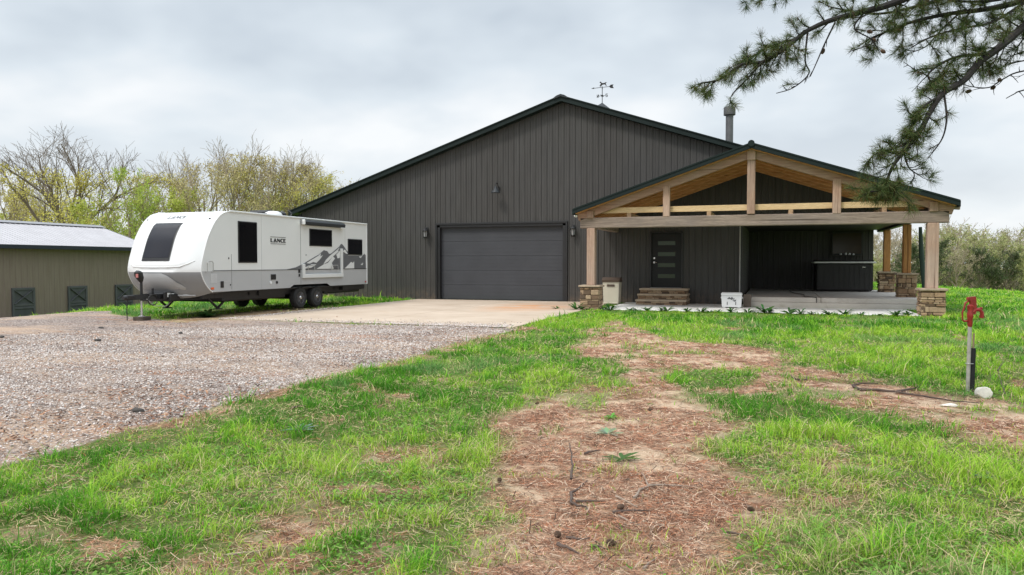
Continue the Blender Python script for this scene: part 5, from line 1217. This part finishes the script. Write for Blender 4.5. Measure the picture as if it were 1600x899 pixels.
for p,d in cones[:14]:
    if cmesh is None:
        o=cone_mesh().build('pine_cone',cm,PINE); cmesh=o.data
    else: o=bpy.data.objects.new('pine_cone',cmesh); COL.objects.link(o); o.parent=PINE
    o.location=p-PB; o.rotation_euler=d.to_track_quat('Z','Y').to_euler(); o.scale=(.85,)*3

# ------------------------------------------------------------------ deciduous trees
def tree_mesh(seed,Ht,wid,nl,fork,up,leafn,leafcol,leafsz,barkm,leaflo=0,leafhi=1,lv=4,fine=1.0,trunkr=.028,clear=.55):
    """limbs grow from the trunk until they leave a rounded envelope of half width wid*Ht"""
    rr=random.Random(seed); b=MB(); tips=[]; lob=[rr.uniform(.82,1.06) for _ in range(9)]
    def inside(q):
        a=math.atan2(q.y,q.x)/6.283*8+4; k=lob[int(a)%8]*(1-a%1)+lob[(int(a)+1)%8]*(a%1)
        zc_=Ht*.52; rz2=Ht*.48*(1.0 if k>.9 else .93); zz=(q.z-zc_)/rz2
        return (math.hypot(q.x,q.y)/(wid*Ht*k))**2+(zz*zz if zz>0 else zz*zz*.6)<1
    def br(p,d,l,r_,lvl):
        m=max(3,int(l/.55)) if lvl<3 else 3; pts=[p]; dd=d.normalized()
        for i in range(m):
            dd=(dd+Vector((rr.gauss(0,1),rr.gauss(0,1),rr.gauss(0,1)))*(.07+.02*lvl)+Vector((0,0,up*(.10 if lvl<3 else .03)))).normalized(); q=pts[-1]+dd*l/m; pts.append(q)
            if not inside(q) and i>=1: break
        m=len(pts)-1; rad=[max(.010*fine,r_*(1-.72*i/m)) for i in range(m+1)]
        b.tube(pts,rad,6 if lvl<2 else(4 if lvl<3 else 3),rr.random(),cap=False)
        if lvl>=2:
            for q in pts[1:]: tips.append((q,lvl))
        if lvl>=lv: return
        k={1:max(3,int(l/1.05)),2:max(2,int(l/.75)),3:3}.get(lvl,3)
        for j in range(k):
            t_=.22+.78*(j+rr.random()*.6)/k; f=min(m-.001,t_*m); i=int(f); q=pts[i].lerp(pts[i+1],f-i)
            s=Vector((rr.gauss(0,1),rr.gauss(0,1),rr.gauss(0,.6))).normalized()
            br(q,((pts[i+1]-pts[i]).normalized()+s*.68+Vector((0,0,.12*up))),(l*.42 if lvl<2 else l*.55)*rr.uniform(.7,1.15),max(rad[i]*.5,.010*fine),lvl+1)
    tr=Ht*trunkr; pts=[Vector((0,0,-.5)),Vector((0,0,0)),Vector((rr.uniform(-.1,.1),0,Ht*fork*.6)),Vector((rr.uniform(-.2,.2),rr.uniform(-.2,.2),Ht*fork)),Vector((rr.uniform(-.3,.3),0,Ht*(fork+.22))),Vector((rr.uniform(-.3,.3),0,Ht*(fork+.48)))]
    b.tube(pts,[tr*1.5,tr*1.2,tr,tr*.9,tr*.55,tr*.25],9,.4,cap=False)
    for i in range(nl):
        a=i*2.399+rr.uniform(-.3,.3); t_=i/nl; hz_=Ht*(fork*clear+(.40+fork*.3)*t_); el=.45+.95*t_+rr.uniform(-.1,.15)
        d=Vector((math.cos(a)*math.cos(el),math.sin(a)*math.cos(el),math.sin(el))); br(Vector((pts[3].x*.7,pts[3].y*.7,hz_)),d,Ht*.75,tr*(.62-.30*t_),1)
    tp=[(q,l) for q,l in tips if leaflo*Ht<=q.z<=leafhi*Ht]
    npr=np.random.default_rng(seed); n=leafn; ii=npr.integers(0,len(tp),n); C0=np.array([tp[i][0][:] for i in ii])
    cl=vnoise(C0[:,0]*.55+seed,C0[:,2]*.55+C0[:,1]*.3); keep=npr.random(n)<sm(.25,.6,cl)*.92+.08; C0=C0[keep]; n=len(C0)
    C0=C0+npr.normal(0,.16,(n,3)); A=npr.normal(0,1,(n,3)); A/=np.linalg.norm(A,axis=1)[:,None]; B_=np.cross(A,npr.normal(0,1,(n,3))); B_/=np.linalg.norm(B_,axis=1)[:,None]
    sz=(leafsz*npr.uniform(.5,1.2,n))[:,None]; P=np.stack([C0-A*sz,C0+B_*sz*.55,C0+A*sz,C0-B_*sz*.55],1).reshape(-1,3); F_=np.arange(n*4).reshape(-1,4)
    c1,c2=map(np.array,leafcol); tt=npr.random((n,1)); cc=(c1*(1-tt)+c2*tt)*(1+npr.uniform(-.2,.2,(n,1))); print('tree',seed,len(b.f),n); return b,P,F_,np.repeat(cc,4,0),barkm
YG=((.44,.50,.10),(.54,.58,.16)); BG=((.36,.48,.09),(.44,.52,.12)); OL=((.52,.46,.12),(.62,.58,.17)); BUD=((.56,.50,.24),(.50,.42,.24)); FAR=((.44,.42,.22),(.38,.42,.18)); BR=((.42,.35,.24),(.48,.42,.30)); EV=((.07,.10,.045),(.11,.14,.065))  # FAR and BR: bud colours lightened in place of distance haze
VAR={}
def tree(var,px,Z,topy,label,name='tree',group=None,rz=None,wide=1.0,cat='tree'):
    pos=dist(px,411,Z); zb=float(T(pos.x,pos.y)); top=H+(411.5-topy)*Z/1181; h=top-zb
    root=empty(name,(pos.x,pos.y,zb),rz if rz is not None else random.uniform(0,6.28),label,cat,group)
    if var not in VAR:
        b,P,F_,C_,bk=tree_mesh(*SPEC[var]); o1=b.build('trunk',bk,root,True,False); o2=np_mesh('crown',P,F_,M['leaf'],{'col':C_},root); VAR[var]=(o1.data,o2.data,SPEC[var][1])
    else:
        for nm,me in zip(('trunk','crown'),VAR[var][:2]):
            o=bpy.data.objects.new(nm,me); COL.objects.link(o); o.parent=root
    s=h/VAR[var][2]; root.scale=(s*wide,s*wide,s); return root
SPEC={
'oak':(3,13.5,.66,12,.13,.35,17000,OL,.11,M['bark2'],.12,.84,4,1.25,.030),
'vase':(5,12,.38,6,.25,.9,7000,BUD,.10,M['bark3'],.15,1.0,4,1.15,.020),
'vase2':(8,12,.34,6,.28,.9,8500,OL,.10,M['bark3'],.1,.95,4,1.15,.020),
'leafy':(9,10,.42,8,.15,.5,13000,YG,.13,M['bark3'],0,1,3,1.4,.022),
'green':(12,12,.30,7,.2,.6,12000,BG,.12,M['bark3'],.3,1,3,1.4,.022),
'far':(15,9,.40,7,.15,.5,9000,FAR,.14,M['bark3'],0,1,3,2.0,.022),
'farb':(17,9,.38,7,.15,.6,2500,BR,.12,M['bark3'],0,1,4,1.6,.022),
'farg':(18,9,.42,8,.1,.3,8000,((.42,.46,.13),(.52,.54,.18)),.15,M['bark3'],0,1,3,2.0,.022),
'ever':(19,9,.30,14,.05,-.1,8000,EV,.15,M['bark2'],0,1,3,2.0,.02),
}
tree('oak',108,72,234,'very broad bare crowned oak rising behind the middle of the stable roof',rz=.6)
L_=[('green',203,66,264,'bright green leafed tree just right of the broad oak'),('leafy',250,70,296,'rounded yellow green tree left of the trailer nose, in front of the taller ones'),('vase2',276,78,266,'olive tinged tree directly above the trailer front window'),
('vase',322,76,259,'thin bare tree behind the front half of the trailer roof'),('vase',368,72,245,'tallest bare vase shaped tree behind the trailer roof'),('vase2',410,75,262,'budding tree just right of the tallest bare tree'),('vase',446,73,255,'bare topped tree behind the middle of the trailer roof'),
('vase2',478,74,264,'budding tree above the trailer roof gear'),('vase',505,80,285,'small bare tree nearest the shop roof edge'),('vase2',18,82,292,'thin tree behind the left end of the stable roof'),('vase',-32,76,256,'bare tree at the left edge of the photo'),
('leafy',168,68,315,'low yellow green tree under the right side of the broad oak'),('vase2',60,88,300,'small tree behind the left boughs of the broad oak'),('leafy',398,84,300,'low yellow green tree between the bare trees behind the trailer'),('leafy',-10,90,335,'low green tree behind the far left of the stable'),('green',300,90,318,'low green tree between the olive tree and the thin bare tree'),('leafy',455,88,308,'low yellow green tree behind the trailer roof vent')]
for v_,px,Z,ty,lb in L_: tree(v_,px,Z,ty,lb,wide=.62 if v_=='green' and px<250 else 1)
rr=random.Random(4); ty0={1370:362,1400:360,1440:358,1475:350,1500:347,1530:360,1560:366,1600:358,1660:355}
kx=sorted(ty0)
lab={'far':'budding tree with haze-pale leaf colour in the wooded line beyond the right field','farb':'bare brown tree in the wooded line beyond the right field','farg':'low olive green tree in the wooded line beyond the right field','ever':'dark evergreen in the wooded line beyond the right field'}
i=0; px=1352
while px<1700:
    ty=np.interp(px,kx,[ty0[k] for k in kx]); row=i%3; Z=[132,118,104][row]; v_=rr.choice([['farb','far','farb'],['far','farb','far'],['farg','far','ever','far','farb']][row])
    if row==2: ty=ty+rr.uniform(18,40)
    elif row==1: ty=ty+rr.uniform(2,16)
    else: ty=ty+rr.uniform(-6,12)
    tree(v_,px,Z,ty,lab[v_],group='trees beyond the right field'); px+=rr.uniform(9,17); i+=1
# far-off wood mass behind both lines
def wood_mass(name,pxs,Z,h0,h1,cols,label,n,nst):
    P0=[];
    q=rng.uniform(pxs[0],pxs[1],n); zz=rng.uniform(Z-6,Z+6,n); xx=(q-800)/1181*zz; X=xx*CY-zz*SY; Y=xx*SY+zz*CY; tb=T(X,Y); hh=h0+(h1-h0)*fbm(q*.03,zz*.1,3,80); z=tb+hh*rng.random(n)**.75
    C0=np.stack([X,Y,z],-1); A=rng.normal(0,1,(n,3)); A/=np.linalg.norm(A,axis=1)[:,None]; B_=np.cross(A,rng.normal(0,1,(n,3))); B_/=np.linalg.norm(B_,axis=1)[:,None]; sz=rng.uniform(.12,.36,(n,1))*Z/100
    P=np.stack([C0-A*sz,C0+B_*sz*.6,C0+A*sz,C0-B_*sz*.6],1).reshape(-1,3)
    cl=fbm(X*.25,z*.5+Y*.1,3,81)[:,None]; cc=np.array(cols[0])*(1-cl)+np.array(cols[1])*cl; cc=cc*(1+rng.uniform(-.3,.3,(n,1))); C_=np.repeat(cc,4,0); Fa=np.arange(n*4).reshape(-1,4)
    m=nst; q=rng.uniform(pxs[0],pxs[1],m); z2=rng.uniform(Z-7,Z+3,m); xx=(q-800)/1181*z2; X=xx*CY-z2*SY; Y=xx*SY+z2*CY; tb=T(X,Y)-.3; hh=(h0+(h1-h0)*.6)*rng.uniform(.6,1.1,m); w_=rng.uniform(.04,.12,m); lx=rng.normal(0,.6,m)
    a=np.stack([X-w_,Y,tb],-1); b2=np.stack([X+w_,Y,tb],-1); c2=np.stack([X+lx+w_*.3,Y+lx*.2,tb+hh],-1); d2=np.stack([X+lx-w_*.3,Y+lx*.2,tb+hh],-1); Pb=np.stack([a,b2,c2,d2],1).reshape(-1,3)
    Cb=np.repeat(np.array((.24,.20,.16))*(1+rng.uniform(-.35,.35,(m,1))),4,0)
    tag(np_mesh(name,np.concatenate([P,Pb]),np.concatenate([Fa,np.arange(m*4).reshape(-1,4)+n*4]),M['leaf'],{'col':np.concatenate([C_,Cb])}),label,'wood',kind='stuff')
wood_mass('distant_wood',(1290,1900),145,3.0,7.0,((.34,.30,.20),(.40,.42,.22)),'far wood in haze-pale leaf colours closing off the right hand field',26000,1100)  # paler leaf colours stand in for haze over the far wood
wood_mass('thicket',(-260,640),98,3.0,5.5,((.36,.36,.15),(.46,.48,.18)),'low scrubby thicket behind the left trees',26000,700)
print('objects',len(bpy.data.objects))
